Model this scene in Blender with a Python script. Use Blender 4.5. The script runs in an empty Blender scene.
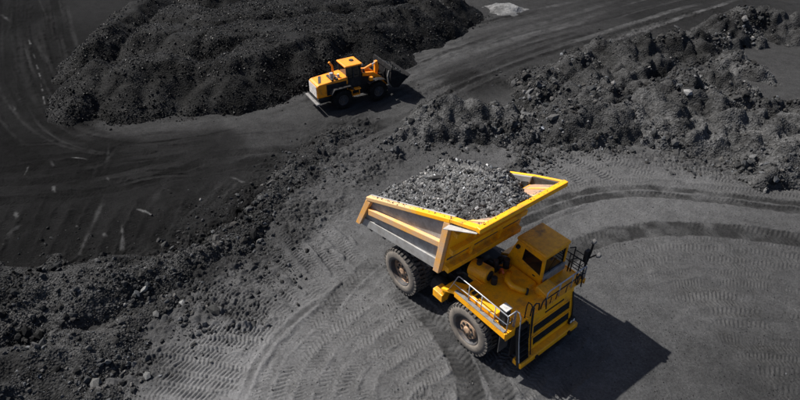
import bpy, bmesh, math, random
import numpy as np
from mathutils import Vector, Matrix, Euler

random.seed(7); RNG = np.random.default_rng(11)
SC = bpy.context.scene
COL = SC.collection
R = math.radians

# ------------------------------------------------------------------ camera, sky, sun, exposure
CAM_H, PITCH, FPX = 21.92, R(36.77), 560.0
cam_d = bpy.data.cameras.new('camera'); cam = bpy.data.objects.new('camera', cam_d); COL.objects.link(cam)
cam.location = (0, 0, CAM_H); cam.rotation_euler = (R(90) - PITCH, 0, 0)
cam_d.sensor_width = 36; cam_d.lens = FPX / 800 * 36; cam_d.clip_end = 2000
SC.camera = cam
LIGHT = Vector((0.720, -0.388, -1.0)).normalized()
SUN_EL = math.asin(-LIGHT.z); SUN_ROT = math.atan2(-LIGHT.x, -LIGHT.y)
w = bpy.data.worlds.new('World'); SC.world = w; w.use_nodes = True
nt = w.node_tree; bg = nt.nodes['Background']
sky = nt.nodes.new('ShaderNodeTexSky'); sky.sky_type = 'NISHITA'; sky.sun_disc = False
sky.sun_elevation = SUN_EL; sky.sun_rotation = SUN_ROT % (2 * math.pi); sky.air_density = 0.5; sky.dust_density = 3.0; sky.ozone_density = 0.3; sky.altitude = 800
nt.links.new(sky.outputs[0], bg.inputs[0]); bg.inputs[1].default_value = 0.088
sd = bpy.data.lights.new('sun', 'SUN'); sd.energy = 4.8; sd.angle = R(0.5); sd.color = (1, 0.965, 0.91)
sun = bpy.data.objects.new('sun', sd); COL.objects.link(sun); sun.rotation_euler = LIGHT.to_track_quat('-Z', 'Y').to_euler()
sun.location = (-20, 40, 40)
SC.view_settings.view_transform = 'Standard'; SC.view_settings.look = 'None'
SC.view_settings.exposure = 0.8; SC.view_settings.gamma = 1

def G(u, v, z=0.0):
    """Ground point seen at a pixel of the photograph (for reading positions off it)."""
    a, b = (u - 400) / FPX, (200 - v) / FPX
    c, s = math.cos(PITCH), math.sin(PITCH)
    rx, ry, rz = a, c + b * s, -s + b * c
    t = (z - CAM_H) / rz
    return (rx * t, ry * t)

# ------------------------------------------------------------------ noise
def _h(ix, iy, seed):
    n = (ix.astype(np.int64) * 374761393 + iy.astype(np.int64) * 668265263 + seed * 974634777) & 0xffffffff
    n = ((n ^ (n >> 13)) * 1274126177) & 0xffffffff
    return ((n ^ (n >> 16)) & 0xffff) / 65535.0
def vnoise(x, y, seed=0):
    ix, iy = np.floor(x), np.floor(y); fx, fy = x - ix, y - iy
    fx = fx * fx * fx * (fx * (fx * 6 - 15) + 10); fy = fy * fy * fy * (fy * (fy * 6 - 15) + 10)
    a, b = _h(ix, iy, seed), _h(ix + 1, iy, seed); c, d = _h(ix, iy + 1, seed), _h(ix + 1, iy + 1, seed)
    return (a + (b - a) * fx) * (1 - fy) + (c + (d - c) * fx) * fy - 0.5
def fbm(x, y, sc, octv=4, seed=0, gain=0.5):
    r = np.zeros_like(x); a, f = 1.0, 1.0 / sc
    for i in range(octv):
        r += a * vnoise(x * f + 17.3 * i, y * f - 9.1 * i, seed + i); a *= gain; f *= 2.03
    return r

# ------------------------------------------------------------------ materials
def mat(name, rough=0.6, metal=0.0, spec=0.5):
    m = bpy.data.materials.new(name); m.use_nodes = True
    b = m.node_tree.nodes['Principled BSDF']
    b.inputs['Roughness'].default_value = rough; b.inputs['Metallic'].default_value = metal
    b.inputs['Specular IOR Level'].default_value = spec
    return m, m.node_tree, b
def N(t, kind, **kw):
    n = t.nodes.new(kind)
    for k, v in kw.items(): setattr(n, k, v)
    return n
def noise_node(t, scale, detail=4, rough=0.6, coord='Object'):
    tc = N(t, 'ShaderNodeTexCoord'); n = N(t, 'ShaderNodeTexNoise')
    n.inputs['Scale'].default_value = scale; n.inputs['Detail'].default_value = detail; n.inputs['Roughness'].default_value = rough
    t.links.new(tc.outputs[coord], n.inputs['Vector']); return n
def ramp(t, src, p0, p1, c0=(0, 0, 0, 1), c1=(1, 1, 1, 1)):
    r = N(t, 'ShaderNodeValToRGB'); e = r.color_ramp.elements
    e[0].position, e[1].position = p0, p1; e[0].color, e[1].color = c0, c1
    t.links.new(src, r.inputs[0]); return r
def mix(t, fac, a, b, blend='MIX'):
    m = N(t, 'ShaderNodeMix', data_type='RGBA', blend_type=blend)
    for s, v in ((0, fac), (6, a), (7, b)):
        if hasattr(v, 'is_output'): t.links.new(v, m.inputs[s])
        else: m.inputs[s].default_value = v if s == 0 else (*v, 1) if len(v) == 3 else v
    return m.outputs[2]
def bump(t, b, src, strength=0.3, dist=0.02):
    n = N(t, 'ShaderNodeBump'); n.inputs['Strength'].default_value = strength; n.inputs['Distance'].default_value = dist
    t.links.new(src, n.inputs['Height']); t.links.new(n.outputs[0], b.inputs['Normal'])

def worn_mat(name, base, dirt, lo, hi, scale=2.5, rough=0.5, metal=0.0, fine=0.15, scratch=None, dust=0.0, spec=0.5):
    m, t, b = mat(name, rough, metal, spec)
    n1 = noise_node(t, scale, 6, 0.68); f = ramp(t, n1.outputs[0], lo, hi)
    c = mix(t, f.outputs[0], base, dirt)
    n2 = noise_node(t, 26, 3, 0.6); g = ramp(t, n2.outputs[0], 0.3, 0.75, (1 - fine,) * 3 + (1,), (1 + fine,) * 3 + (1,))
    c = mix(t, 1.0, c, g.outputs[0], 'MULTIPLY')
    if dust:
        ge = N(t, 'ShaderNodeNewGeometry'); sp = N(t, 'ShaderNodeSeparateXYZ'); t.links.new(ge.outputs['Normal'], sp.inputs[0])
        up = ramp(t, sp.outputs['Z'], 0.55, 0.95); nd = noise_node(t, 2.2, 7, 0.72); dm = ramp(t, nd.outputs[0], 0.42, 0.72); mm = N(t, 'ShaderNodeMath', operation='MULTIPLY'); mm.inputs[1].default_value = dust
        t.links.new(up.outputs[0], mm.inputs[0]); m3 = N(t, 'ShaderNodeMath', operation='MULTIPLY'); t.links.new(mm.outputs[0], m3.inputs[0]); t.links.new(dm.outputs[0], m3.inputs[1])
        c = mix(t, m3.outputs[0], c, (0.13, 0.09, 0.05))
    if scratch:
        n3 = noise_node(t, 9, 5, 0.75); s = ramp(t, n3.outputs[0], scratch[0], scratch[0] + 0.04)
        c = mix(t, s.outputs[0], c, scratch[1])
    t.links.new(c, b.inputs['Base Color'])
    rr = ramp(t, n1.outputs[0], lo, hi, (rough,) * 3 + (1,), (min(1, rough + 0.3),) * 3 + (1,))
    t.links.new(rr.outputs[0], b.inputs['Roughness'])
    return m
M = {}
M['yellow'] = worn_mat('yellow_paint', (0.95, 0.41, 0.003), (0.30, 0.145, 0.035), 0.50, 0.76, 1.3, 0.42, dust=0.3, scratch=(0.68, (0.10, 0.07, 0.04)))
M['yellow_dusty'] = worn_mat('dusty_yellow_paint', (0.74, 0.35, 0.06), (0.52, 0.33, 0.19), 0.36, 0.62, 1.3, 0.6, scratch=(0.66, (0.22, 0.15, 0.10)))
M['yellow_rail'] = worn_mat('chipped_yellow_paint', (0.88, 0.44, 0.012), (0.70, 0.42, 0.17), 0.50, 0.68, 0.9, 0.5, scratch=(0.67, (0.25, 0.16, 0.09)))
M['yellow_loader'] = worn_mat('orange_yellow_paint', (0.88, 0.28, 0.003), (0.30, 0.13, 0.02), 0.52, 0.75, 1.8, 0.4, dust=0.5)
M['roof'] = worn_mat('sooty_yellow_paint', (0.80, 0.35, 0.01), (0.05, 0.035, 0.025), 0.50, 0.62, 1.35, 0.5)
M['grey_plate'] = worn_mat('grey_wear_plate', (0.33, 0.325, 0.315), (0.22, 0.21, 0.195), 0.38, 0.64, 2.2, 0.5, 0.15, scratch=(0.64, (0.40, 0.37, 0.33)))
M['worn_floor'] = worn_mat('rusty_floor_plate', (0.38, 0.23, 0.14), (0.16, 0.13, 0.11), 0.45, 0.65, 2.0, 0.55)
M['dark_metal'] = worn_mat('dark_dusty_metal', (0.012, 0.012, 0.013), (0.04, 0.037, 0.034), 0.45, 0.7, 3.0, 0.6, spec=0.2)
M['bed_dark'] = worn_mat('dark_bed_plate', (0.035, 0.034, 0.034), (0.075, 0.07, 0.065), 0.45, 0.7, 2.0, 0.55)
M['black'] = worn_mat('black_rubber_parts', (0.010, 0.010, 0.011), (0.03, 0.03, 0.03), 0.5, 0.75, 4, 0.6)
M['tyre_side'] = worn_mat('dusty_tyre_rubber', (0.10, 0.088, 0.075), (0.18, 0.155, 0.13), 0.38, 0.66, 2.6, 0.85)
M['tread'] = worn_mat('tyre_tread_rubber', (0.035, 0.033, 0.031), (0.13, 0.115, 0.10), 0.42, 0.70, 3.5, 0.85)
M['tyre_dark'] = worn_mat('black_tyre_rubber', (0.008, 0.008, 0.008), (0.022, 0.021, 0.02), 0.45, 0.75, 3.0, 0.9, spec=0.1)
M['rim'] = worn_mat('rusty_tan_rim', (0.44, 0.29, 0.18), (0.17, 0.10, 0.06), 0.42, 0.66, 3.2, 0.7)
M['rim_dark'] = worn_mat('dark_rim_ring', (0.035, 0.035, 0.038), (0.12, 0.09, 0.07), 0.5, 0.72, 3.2, 0.6)
M['silver'] = worn_mat('bare_grey_metal', (0.42, 0.43, 0.45), (0.25, 0.25, 0.25), 0.45, 0.7, 4, 0.4, 0.4)
M['pale_grey'] = worn_mat('pale_grey_paint', (0.50, 0.49, 0.47), (0.25, 0.24, 0.23), 0.45, 0.7, 4, 0.5)
m_ = worn_mat('matt_black_bucket_steel', (0.010, 0.010, 0.011), (0.024, 0.023, 0.022), 0.45, 0.7, 3, 0.9); m_.node_tree.nodes['Principled BSDF'].inputs['Specular IOR Level'].default_value = 0.08; M['bucket'] = m_
M['silver_dull'] = worn_mat('dull_grey_bumper', (0.17, 0.165, 0.16), (0.08, 0.075, 0.07), 0.42, 0.7, 4, 0.65)
M['red_hose'] = worn_mat('orange_red_hose', (0.55, 0.10, 0.02), (0.25, 0.06, 0.02), 0.5, 0.7, 4, 0.5)
def rail_mat():
    m, t, b = mat('rail_paint_worn_to_the_rear', 0.5)
    tc = N(t, 'ShaderNodeTexCoord'); sp = N(t, 'ShaderNodeSeparateXYZ'); t.links.new(tc.outputs['Object'], sp.inputs[0])
    n = noise_node(t, 1.6, 6, 0.7); ad = N(t, 'ShaderNodeMath', operation='MULTIPLY_ADD'); ad.inputs[1].default_value = -3.2
    t.links.new(n.outputs[0], ad.inputs[0]); t.links.new(sp.outputs['X'], ad.inputs[2])
    f = ramp(t, ad.outputs[0], 0.0, 0.6); ml = N(t, 'ShaderNodeMath', operation='MULTIPLY_ADD'); ml.inputs[1].default_value = 0.5; ml.inputs[2].default_value = 0.55
    t.links.new(ad.outputs[0], ml.inputs[0]); t.links.new(ml.outputs[0], f.inputs[0])
    c = mix(t, f.outputs[0], (0.60, 0.37, 0.17), (0.95, 0.42, 0.005))
    n3 = noise_node(t, 7, 5, 0.75); s_ = ramp(t, n3.outputs[0], 0.62, 0.66); c = mix(t, s_.outputs[0], c, (0.30, 0.17, 0.08))
    t.links.new(c, b.inputs['Base Color']); return m
M['yellow_rail'] = rail_mat()
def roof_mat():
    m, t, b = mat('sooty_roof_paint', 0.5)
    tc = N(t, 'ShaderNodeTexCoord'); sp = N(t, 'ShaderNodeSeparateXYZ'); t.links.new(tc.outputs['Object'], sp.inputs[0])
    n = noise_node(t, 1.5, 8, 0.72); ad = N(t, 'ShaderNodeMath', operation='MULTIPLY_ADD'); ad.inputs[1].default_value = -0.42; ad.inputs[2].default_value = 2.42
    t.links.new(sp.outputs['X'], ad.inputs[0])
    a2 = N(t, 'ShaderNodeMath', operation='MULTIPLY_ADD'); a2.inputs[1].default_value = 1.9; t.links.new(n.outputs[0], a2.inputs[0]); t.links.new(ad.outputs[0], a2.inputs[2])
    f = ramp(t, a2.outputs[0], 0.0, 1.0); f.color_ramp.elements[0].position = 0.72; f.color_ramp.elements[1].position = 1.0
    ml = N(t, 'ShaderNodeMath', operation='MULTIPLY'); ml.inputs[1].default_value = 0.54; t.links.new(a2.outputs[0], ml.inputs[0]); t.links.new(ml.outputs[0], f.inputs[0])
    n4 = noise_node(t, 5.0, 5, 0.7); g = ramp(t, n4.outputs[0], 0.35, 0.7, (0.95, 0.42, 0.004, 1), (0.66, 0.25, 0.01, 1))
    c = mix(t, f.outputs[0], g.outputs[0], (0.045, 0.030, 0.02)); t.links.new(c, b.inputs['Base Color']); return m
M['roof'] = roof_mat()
m, t, b = mat('tinted_cab_glass', 0.06, 0.0, 0.6); b.inputs['Base Color'].default_value = (0.008, 0.009, 0.010, 1); M['glass'] = m
m, t, b = mat('lamp_glass', 0.15, 0.0, 0.6); b.inputs['Base Color'].default_value = (0.75, 0.75, 0.72, 1); M['lamp'] = m

def soil_mat():
    m, t, b = mat('coal_soil', 1.0, 0, 0.02)
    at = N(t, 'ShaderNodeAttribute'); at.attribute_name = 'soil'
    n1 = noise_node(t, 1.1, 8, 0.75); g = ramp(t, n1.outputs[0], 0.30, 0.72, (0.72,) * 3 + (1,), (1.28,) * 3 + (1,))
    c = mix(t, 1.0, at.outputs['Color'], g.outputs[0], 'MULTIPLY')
    n2 = noise_node(t, 9.0, 6, 0.8); g2 = ramp(t, n2.outputs[0], 0.32, 0.70, (0.62,) * 3 + (1,), (1.38,) * 3 + (1,))
    c = mix(t, 1.0, c, g2.outputs[0], 'MULTIPLY')
    tc = N(t, 'ShaderNodeTexCoord'); v = N(t, 'ShaderNodeTexVoronoi'); v.inputs['Scale'].default_value = 8.5; t.links.new(tc.outputs['Object'], v.inputs['Vector'])
    sep = N(t, 'ShaderNodeSeparateColor'); t.links.new(v.outputs['Color'], sep.inputs[0])
    pick = ramp(t, sep.outputs[0], 0.86, 0.88); near = ramp(t, v.outputs['Distance'], 0.22, 0.34, (1, 1, 1, 1), (0, 0, 0, 1))
    ml = N(t, 'ShaderNodeMath', operation='MULTIPLY'); t.links.new(pick.outputs[0], ml.inputs[0]); t.links.new(near.outputs[0], ml.inputs[1])
    pt = ramp(t, sep.outputs[1], 0.45, 0.75, (0.40,) * 3 + (1,), (1.7,) * 3 + (1,)); pc = mix(t, 1.0, at.outputs['Color'], pt.outputs[0], 'MULTIPLY')
    c = mix(t, ml.outputs[0], c, pc)
    t.links.new(c, b.inputs['Base Color'])
    ad = N(t, 'ShaderNodeMath', operation='MULTIPLY_ADD'); ad.inputs[1].default_value = 0.5; t.links.new(ml.outputs[0], ad.inputs[0]); t.links.new(n2.outputs[0], ad.inputs[2])
    bump(t, b, ad.outputs[0], 0.9, 0.11)
    return m
M['soil'] = soil_mat()
def heap_mat(name, base, var, scale, strength):
    m, t, b = mat(name, 0.8, 0, 0.06)
    tc = N(t, 'ShaderNodeTexCoord'); v = N(t, 'ShaderNodeTexVoronoi'); v.inputs['Scale'].default_value = scale
    t.links.new(tc.outputs['Object'], v.inputs['Vector'])
    sep = N(t, 'ShaderNodeSeparateColor'); t.links.new(v.outputs['Color'], sep.inputs[0])
    r1 = ramp(t, sep.outputs[0], 0.0, 1.0, (*[base * (1 - var)] * 3, 1), (*[base * (1 + var)] * 3, 1))
    n = noise_node(t, 0.35, 4, 0.6); g = ramp(t, n.outputs[0], 0.36, 0.68, (0.45,) * 3 + (1,), (1.9,) * 3 + (1,))
    c = mix(t, 1.0, r1.outputs[0], g.outputs[0], 'MULTIPLY'); t.links.new(c, b.inputs['Base Color'])
    bump(t, b, v.outputs['Distance'], strength, 0.12)
    return m
M['coal_heap'] = heap_mat('coal_heap_surface', 0.0085, 0.55, 8.0, 0.4)
M['rubble'] = heap_mat('rubble_surface', 0.034, 0.45, 7.0, 0.7)
M['rubble_dark'] = heap_mat('dark_rubble_surface', 0.023, 0.45, 8.0, 0.7)
M['load_surface'] = heap_mat('broken_coal_load', 0.072, 0.5, 9.0, 0.7)
M['sand'] = heap_mat('pale_grit', 0.095, 0.25, 4.0, 0.4)
def lump_mat(name, rough, spec):
    m, t, b = mat(name, rough, 0, spec)
    at = N(t, 'ShaderNodeAttribute'); at.attribute_name = 'tint'
    n = noise_node(t, 14, 4, 0.7); g = ramp(t, n.outputs[0], 0.3, 0.72, (0.7,) * 3 + (1,), (1.3,) * 3 + (1,))
    c = mix(t, 1.0, at.outputs['Color'], g.outputs[0], 'MULTIPLY'); t.links.new(c, b.inputs['Base Color'])
    return m
M['lump_coal'] = lump_mat('coal_lump', 0.5, 0.12)
M['lump_stone'] = lump_mat('grey_stone', 0.8, 0.08)

# ------------------------------------------------------------------ object helpers
def link_mesh(name, me, parent=None, loc=None):
    o = bpy.data.objects.new(name, me); COL.objects.link(o)
    if parent: o.parent = parent
    if loc is not None: o.location = loc
    return o
def tag(o, label=None, cat=None, group=None, kind=None):
    for k, v in (('label', label), ('category', cat), ('group', group), ('kind', kind)):
        if v: o[k] = v
    return o
def empty(name, loc, rz, label, cat, group=None):
    o = bpy.data.objects.new(name, None); COL.objects.link(o); o.location = loc; o.rotation_euler = (0, 0, rz)
    o.empty_display_size = 0.3
    return tag(o, label, cat, group)
def dup(o, parent):
    c = o.copy(); COL.objects.link(c); c.parent = parent
    for ch in o.children: dup(ch, c)
    return c

class MB:
    def __init__(s): s.v, s.f, s.mi = [], [], []
    def add(s, vs, fs, mi=0):
        n = len(s.v); s.v += [tuple(p) for p in vs]; s.f += [tuple(i + n for i in f) for f in fs]; s.mi += [mi] * len(fs); return s
    def hexa(s, p, mi=0):   # 4 bottom (ccw from above) + 4 top
        return s.add(p, [(3, 2, 1, 0), (4, 5, 6, 7), (0, 1, 5, 4), (1, 2, 6, 5), (2, 3, 7, 6), (3, 0, 4, 7)], mi)
    def box(s, x0, x1, y0, y1, z0, z1, mi=0):
        return s.hexa([(x0, y0, z0), (x1, y0, z0), (x1, y1, z0), (x0, y1, z0), (x0, y0, z1), (x1, y0, z1), (x1, y1, z1), (x0, y1, z1)], mi)
    def prism(s, poly, y0, y1, mi=0):   # polygon in x,z extruded along y
        n = len(poly)
        vs = [(x, y0, z) for x, z in poly] + [(x, y1, z) for x, z in poly]
        fs = [tuple(range(n)), tuple(range(2 * n - 1, n - 1, -1))] + [(i, i + n, (i + 1) % n + n, (i + 1) % n) for i in range(n)]
        return s.add(vs, fs, mi)
    def bar(s, p0, p1, wd, th, up=(0, 0, 1), mi=0):
        a, b = Vector(p0), Vector(p1); d = (b - a).normalized(); u = Vector(up); sd = d.cross(u).normalized(); u = sd.cross(d)
        q = []
        for e in (a, b): q.append([e + sd * wd / 2 * i + u * th / 2 * j for i, j in ((-1, -1), (1, -1), (1, 1), (-1, 1))])
        return s.add(q[0] + q[1], [(0, 1, 2, 3), (7, 6, 5, 4), (0, 4, 5, 1), (1, 5, 6, 2), (2, 6, 7, 3), (3, 7, 4, 0)], mi)
    def tube(s, pts, r, n=8, mi=0, r1=None):
        pts = [Vector(p) for p in pts]; rings = []; k = len(pts); u = None
        for i, p in enumerate(pts):
            d = (pts[min(i + 1, k - 1)] - pts[max(i - 1, 0)]).normalized()
            if u is None: u = d.cross(Vector((0, 0, 1)) if abs(d.z) < 0.9 else Vector((1, 0, 0))).normalized()
            u = (u - d * u.dot(d)).normalized(); v = d.cross(u)
            rr = r if r1 is None else r + (r1 - r) * i / (k - 1)
            rings.append([p + (u * math.cos(2 * math.pi * j / n) + v * math.sin(2 * math.pi * j / n)) * rr for j in range(n)])
        fs = []
        for i in range(k - 1):
            for j in range(n): fs.append((i * n + j, i * n + (j + 1) % n, (i + 1) * n + (j + 1) % n, (i + 1) * n + j))
        fs += [tuple(range(n - 1, -1, -1)), tuple(range((k - 1) * n, k * n))]
        return s.add([q for rg in rings for q in rg], fs, mi)
    def lathe_y(s, prof, n=48, mi=0, mis=None):   # profile (y, r) about the y axis
        k = len(prof); vs = []
        for y, r in prof:
            for j in range(n): a = 2 * math.pi * j / n; vs.append((r * math.cos(a), y, r * math.sin(a)))
        for i in range(k - 1):
            pass
        base = len(s.v); s.v += vs
        for i in range(k - 1):
            for j in range(n):
                s.f.append(tuple(base + q for q in (i * n + j, (i + 1) * n + j, (i + 1) * n + (j + 1) % n, i * n + (j + 1) % n)))
                s.mi.append(mis[i] if mis else mi)
        return s
    def mesh(s, name, mats, smooth=False):
        me = bpy.data.meshes.new(name); me.from_pydata(s.v, [], s.f)
        for mm in mats: me.materials.append(mm)
        if len(mats) > 1: me.polygons.foreach_set('material_index', s.mi)
        bm = bmesh.new(); bm.from_mesh(me); bmesh.ops.recalc_face_normals(bm, faces=bm.faces); bm.to_mesh(me); bm.free()
        if smooth: me.polygons.foreach_set('use_smooth', [True] * len(me.polygons))
        me.update(); return me
    def build(s, name, mats, parent=None, bevel=0.0, smooth=False, loc=None):
        if isinstance(mats, str): mats = [mats]
        o = link_mesh(name, s.mesh(name, [M[q] for q in mats], smooth), parent, loc)
        if bevel:
            md = o.modifiers.new('bevel', 'BEVEL'); md.width = bevel; md.segments = 2; md.limit_method = 'ANGLE'; md.angle_limit = R(35)
        return o

def np_mesh(name, verts, faces_flat, nloop, smooth=False, attr=None):
    """verts (n,3), faces with a constant number of corners"""
    me = bpy.data.meshes.new(name); nf = len(faces_flat) // nloop
    me.vertices.add(len(verts)); me.vertices.foreach_set('co', np.ascontiguousarray(verts, np.float32).ravel())
    me.loops.add(len(faces_flat)); me.loops.foreach_set('vertex_index', faces_flat.astype(np.int32))
    me.polygons.add(nf); me.polygons.foreach_set('loop_start', np.arange(0, nf * nloop, nloop, dtype=np.int32))
    me.polygons.foreach_set('loop_total', np.full(nf, nloop, np.int32))
    me.polygons.foreach_set('use_smooth', np.full(nf, smooth, bool))
    if attr:
        a = me.attributes.new(attr[0], 'FLOAT_COLOR', 'POINT'); c = np.ones((len(verts), 4), np.float32)
        c[:, :3] = attr[1]; a.data.foreach_set('color', c.ravel())
    me.update(calc_edges=True); me.validate(); return me

# ------------------------------------------------------------------ ground heights, tracks and soil colours
def spline(P, step=0.4):
    P = np.array(P, float); P = np.vstack([2 * P[0] - P[1], P, 2 * P[-1] - P[-2]]); out = []
    for i in range(1, len(P) - 2):
        n = max(2, int(np.linalg.norm(P[i + 1] - P[i]) / step)); t = np.linspace(0, 1, n, endpoint=False)[:, None]
        a, b, c, d = P[i - 1], P[i], P[i + 1], P[i + 2]
        out.append(0.5 * (2 * b + (c - a) * t + (2 * a - 5 * b + 4 * c - d) * t ** 2 + (3 * b - a - 3 * c + d) * t ** 3))
    return np.vstack(out + [P[-2:-1]])
def offset(P, d):
    t = np.gradient(P, axis=0); t /= np.linalg.norm(t, axis=1, keepdims=True) + 1e-9
    return P + np.stack([-t[:, 1], t[:, 0]], 1) * d
def gp(pix): return spline([G(u, v) for u, v in pix])

def base_h(x, y):
    return 0.16 * fbm(x, y, 9.0, 3, 3) + 0.05 * fbm(x, y, 1.8, 3, 9)

# soil brightness read at places across the pit: photo pixel -> reflectance, with the vignette's darker edges painted in
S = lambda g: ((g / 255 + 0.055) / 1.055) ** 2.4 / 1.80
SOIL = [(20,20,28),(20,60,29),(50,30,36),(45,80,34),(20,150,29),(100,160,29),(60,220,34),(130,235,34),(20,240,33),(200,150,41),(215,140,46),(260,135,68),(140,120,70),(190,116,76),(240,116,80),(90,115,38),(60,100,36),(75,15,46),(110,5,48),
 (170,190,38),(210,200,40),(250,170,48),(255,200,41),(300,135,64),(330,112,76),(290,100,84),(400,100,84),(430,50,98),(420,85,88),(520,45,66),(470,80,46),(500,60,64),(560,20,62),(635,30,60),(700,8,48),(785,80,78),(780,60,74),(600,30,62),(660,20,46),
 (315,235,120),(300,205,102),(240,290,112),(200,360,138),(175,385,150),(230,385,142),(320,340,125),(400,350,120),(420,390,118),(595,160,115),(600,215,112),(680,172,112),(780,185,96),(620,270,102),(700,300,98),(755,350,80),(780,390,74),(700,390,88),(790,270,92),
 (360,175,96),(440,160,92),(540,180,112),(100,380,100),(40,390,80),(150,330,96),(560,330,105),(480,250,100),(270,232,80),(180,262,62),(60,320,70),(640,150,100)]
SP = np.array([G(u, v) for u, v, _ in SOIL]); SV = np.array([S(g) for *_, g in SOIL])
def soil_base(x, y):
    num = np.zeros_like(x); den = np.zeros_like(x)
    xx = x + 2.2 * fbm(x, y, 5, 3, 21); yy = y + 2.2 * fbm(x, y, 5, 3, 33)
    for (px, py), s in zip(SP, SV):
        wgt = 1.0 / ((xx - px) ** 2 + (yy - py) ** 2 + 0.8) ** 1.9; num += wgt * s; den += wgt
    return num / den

# camera-side resolution only: finer cells near, coarser far, then out to the horizon
ys = [11.0]
while ys[-1] < 100: ys.append(ys[-1] + 0.046 + 0.0052 * max(0, ys[-1] - 33) + 0.01 * max(0, 14 - ys[-1]))
ys = np.array([-250, -120, -60, -25, -5, 4, 8] + ys + [110, 130, 170, 250, 400, 700.])
a = np.linspace(-1, 1, 1060); a = np.concatenate([[-14, -6, -3, -1.8, -1.25], a, [1.25, 1.8, 3, 6, 14]])
hw = 0.72 * (np.clip(ys, 11, 100) * 0.8 + 13.1) + 2.5
GX = a[None, :] * hw[:, None]; GY = np.repeat(ys[:, None], len(a), 1)
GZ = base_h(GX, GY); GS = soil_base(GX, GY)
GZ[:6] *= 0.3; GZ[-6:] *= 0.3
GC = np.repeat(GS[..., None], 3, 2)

def track(P, width=0.85, amp=0.036, wl=0.30, depth=0.03, berm=0.03, col=None, cs=0.0, overwrite=0.85, ang=0.5, fade=0.18, mono=False, strength=1.0, endlen=1.2, steady=False):
    """A wheel or tread mark pressed into the ground along a curve."""
    P = np.asarray(P); reach = width * 0.5 + 0.45
    r0 = np.searchsorted(ys, P[:, 1].min() - reach); r1 = np.searchsorted(ys, P[:, 1].max() + reach)
    if r1 <= r0: return
    X, Y = GX[r0:r1], GY[r0:r1]; D = np.full(X.shape, 9.0); SS = np.zeros(X.shape); LT = np.zeros(X.shape); s = 0.0
    for i in range(len(P) - 1):
        d = P[i + 1] - P[i]; L = np.hypot(*d)
        if L < 1e-6: continue
        j0 = np.searchsorted(ys[r0:r1], min(P[i, 1], P[i + 1, 1]) - reach); j1 = np.searchsorted(ys[r0:r1], max(P[i, 1], P[i + 1, 1]) + reach)
        if j1 <= j0: s += L; continue
        hwj = hw[r0:r1][j0:j1]
        lo, hi = (min(P[i, 0], P[i + 1, 0]) - reach), (max(P[i, 0], P[i + 1, 0]) + reach)
        c0 = np.searchsorted(a, min(lo / hwj.min(), lo / hwj.max())); c1 = np.searchsorted(a, max(hi / hwj.min(), hi / hwj.max()))
        if c1 <= c0: s += L; continue
        x, y = X[j0:j1, c0:c1] - P[i, 0], Y[j0:j1, c0:c1] - P[i, 1]
        tt = np.clip((x * d[0] + y * d[1]) / L ** 2, 0, 1); lx, ly = x - tt * d[0], y - tt * d[1]; dist = np.hypot(lx, ly)
        sub = D[j0:j1, c0:c1]; m = dist < sub
        sub[m] = dist[m]; SS[j0:j1, c0:c1][m] = (s + tt * L)[m]; LT[j0:j1, c0:c1][m] = ((d[0] * y - d[1] * x) / L)[m]
        s += L
    msk = D < reach
    if not msk.any(): return
    d, sv, lt = D[msk], SS[msk], LT[msk]; x, y = X[msk], Y[msk]
    d = d + 0.10 * fbm(x, y, 0.8, 2, 51) + 0.08 * fbm(x, y, 0.22, 2, 53)
    e = np.clip((width * 0.5 - d) / fade + 0.5, 0, 1); e = e * e * (3 - 2 * e)
    ends = np.clip(np.minimum(sv, s - sv) / endlen, 0, 1); e *= ends * strength
    ph = 2 * np.pi * (sv + ang * np.abs(lt)) / wl + (0 if mono else np.pi * (lt > 0)) + 0.6 * fbm(x, y, 2.2, 2, 77)
    patch = np.clip(0.78 + 1.9 * fbm(x, y, 1.3, 4, 61), 0.1, 1.3)
    rip = amp * np.tanh(2.6 * np.sin(ph)) * patch * np.clip(np.abs(lt) / 0.07, 0.25, 1)
    z = GZ[r0:r1][msk]; flat = base_h(x, y) * 0.9
    bm_ = berm * np.exp(-((d - width * 0.5 - 0.14) / 0.12) ** 2) * ends * (0.8 if steady else np.clip(0.5 + 2 * fbm(x, y, 0.7, 2, 43), 0, 1.4))
    z = z * (1 - e * overwrite) + (flat - depth + rip) * e * overwrite + bm_
    GZ[r0:r1][msk] = z
    if col is not None:
        c = GC[r0:r1][msk]; f = (np.clip(e * (0.75 + 0.9 * fbm(x, y, 0.9, 3, 91)), 0, 1) * cs)[:, None]
        GC[r0:r1][msk] = c * (1 - f) + np.asarray(col)[None, :] * f

g3 = lambda g: [S(g)] * 3
# --- the dark haul road: long shallow streaks, darker and lighter by the dust on them
road = gp([(-40, 215), (60, 185), (160, 160), (250, 135), (330, 108), (420, 68), (520, 35), (620, 8), (700, -12)])
rr = random.Random(21)
for k in range(74):
    o = rr.uniform(-6.2, 5.6); n_ = len(road); i0 = int(n_ * rr.uniform(0.22, 0.80)); i1 = min(n_, i0 + int(n_ * rr.uniform(0.12, 0.45)))
    if i1 - i0 < 12: continue
    P = offset(road, o)[i0:i1]; tt_ = np.linspace(0, 1, len(P)); P = P + np.stack([0 * tt_, rr.uniform(-1.6, 1.6) * (tt_ - 0.5) + rr.uniform(-0.5, 0.5) * np.sin(tt_ * rr.uniform(2, 6))], 1)
    far_ = i0 / n_; tone = rr.choice([42, 46, 50, 58, 80, 95, 110]) if far_ > 0.45 else rr.choice([32, 36, 42, 58, 70, 82, 92])
    track(P, rr.choice([0.22, 0.3, 0.45, 0.6, 0.8]), 0.012, 0.24, rr.uniform(0.01, 0.04), rr.uniform(0.01, 0.05), g3(tone), rr.uniform(0.4, 0.8), fade=rr.uniform(0.12, 0.4), overwrite=0.5, endlen=rr.uniform(3, 8))
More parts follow.
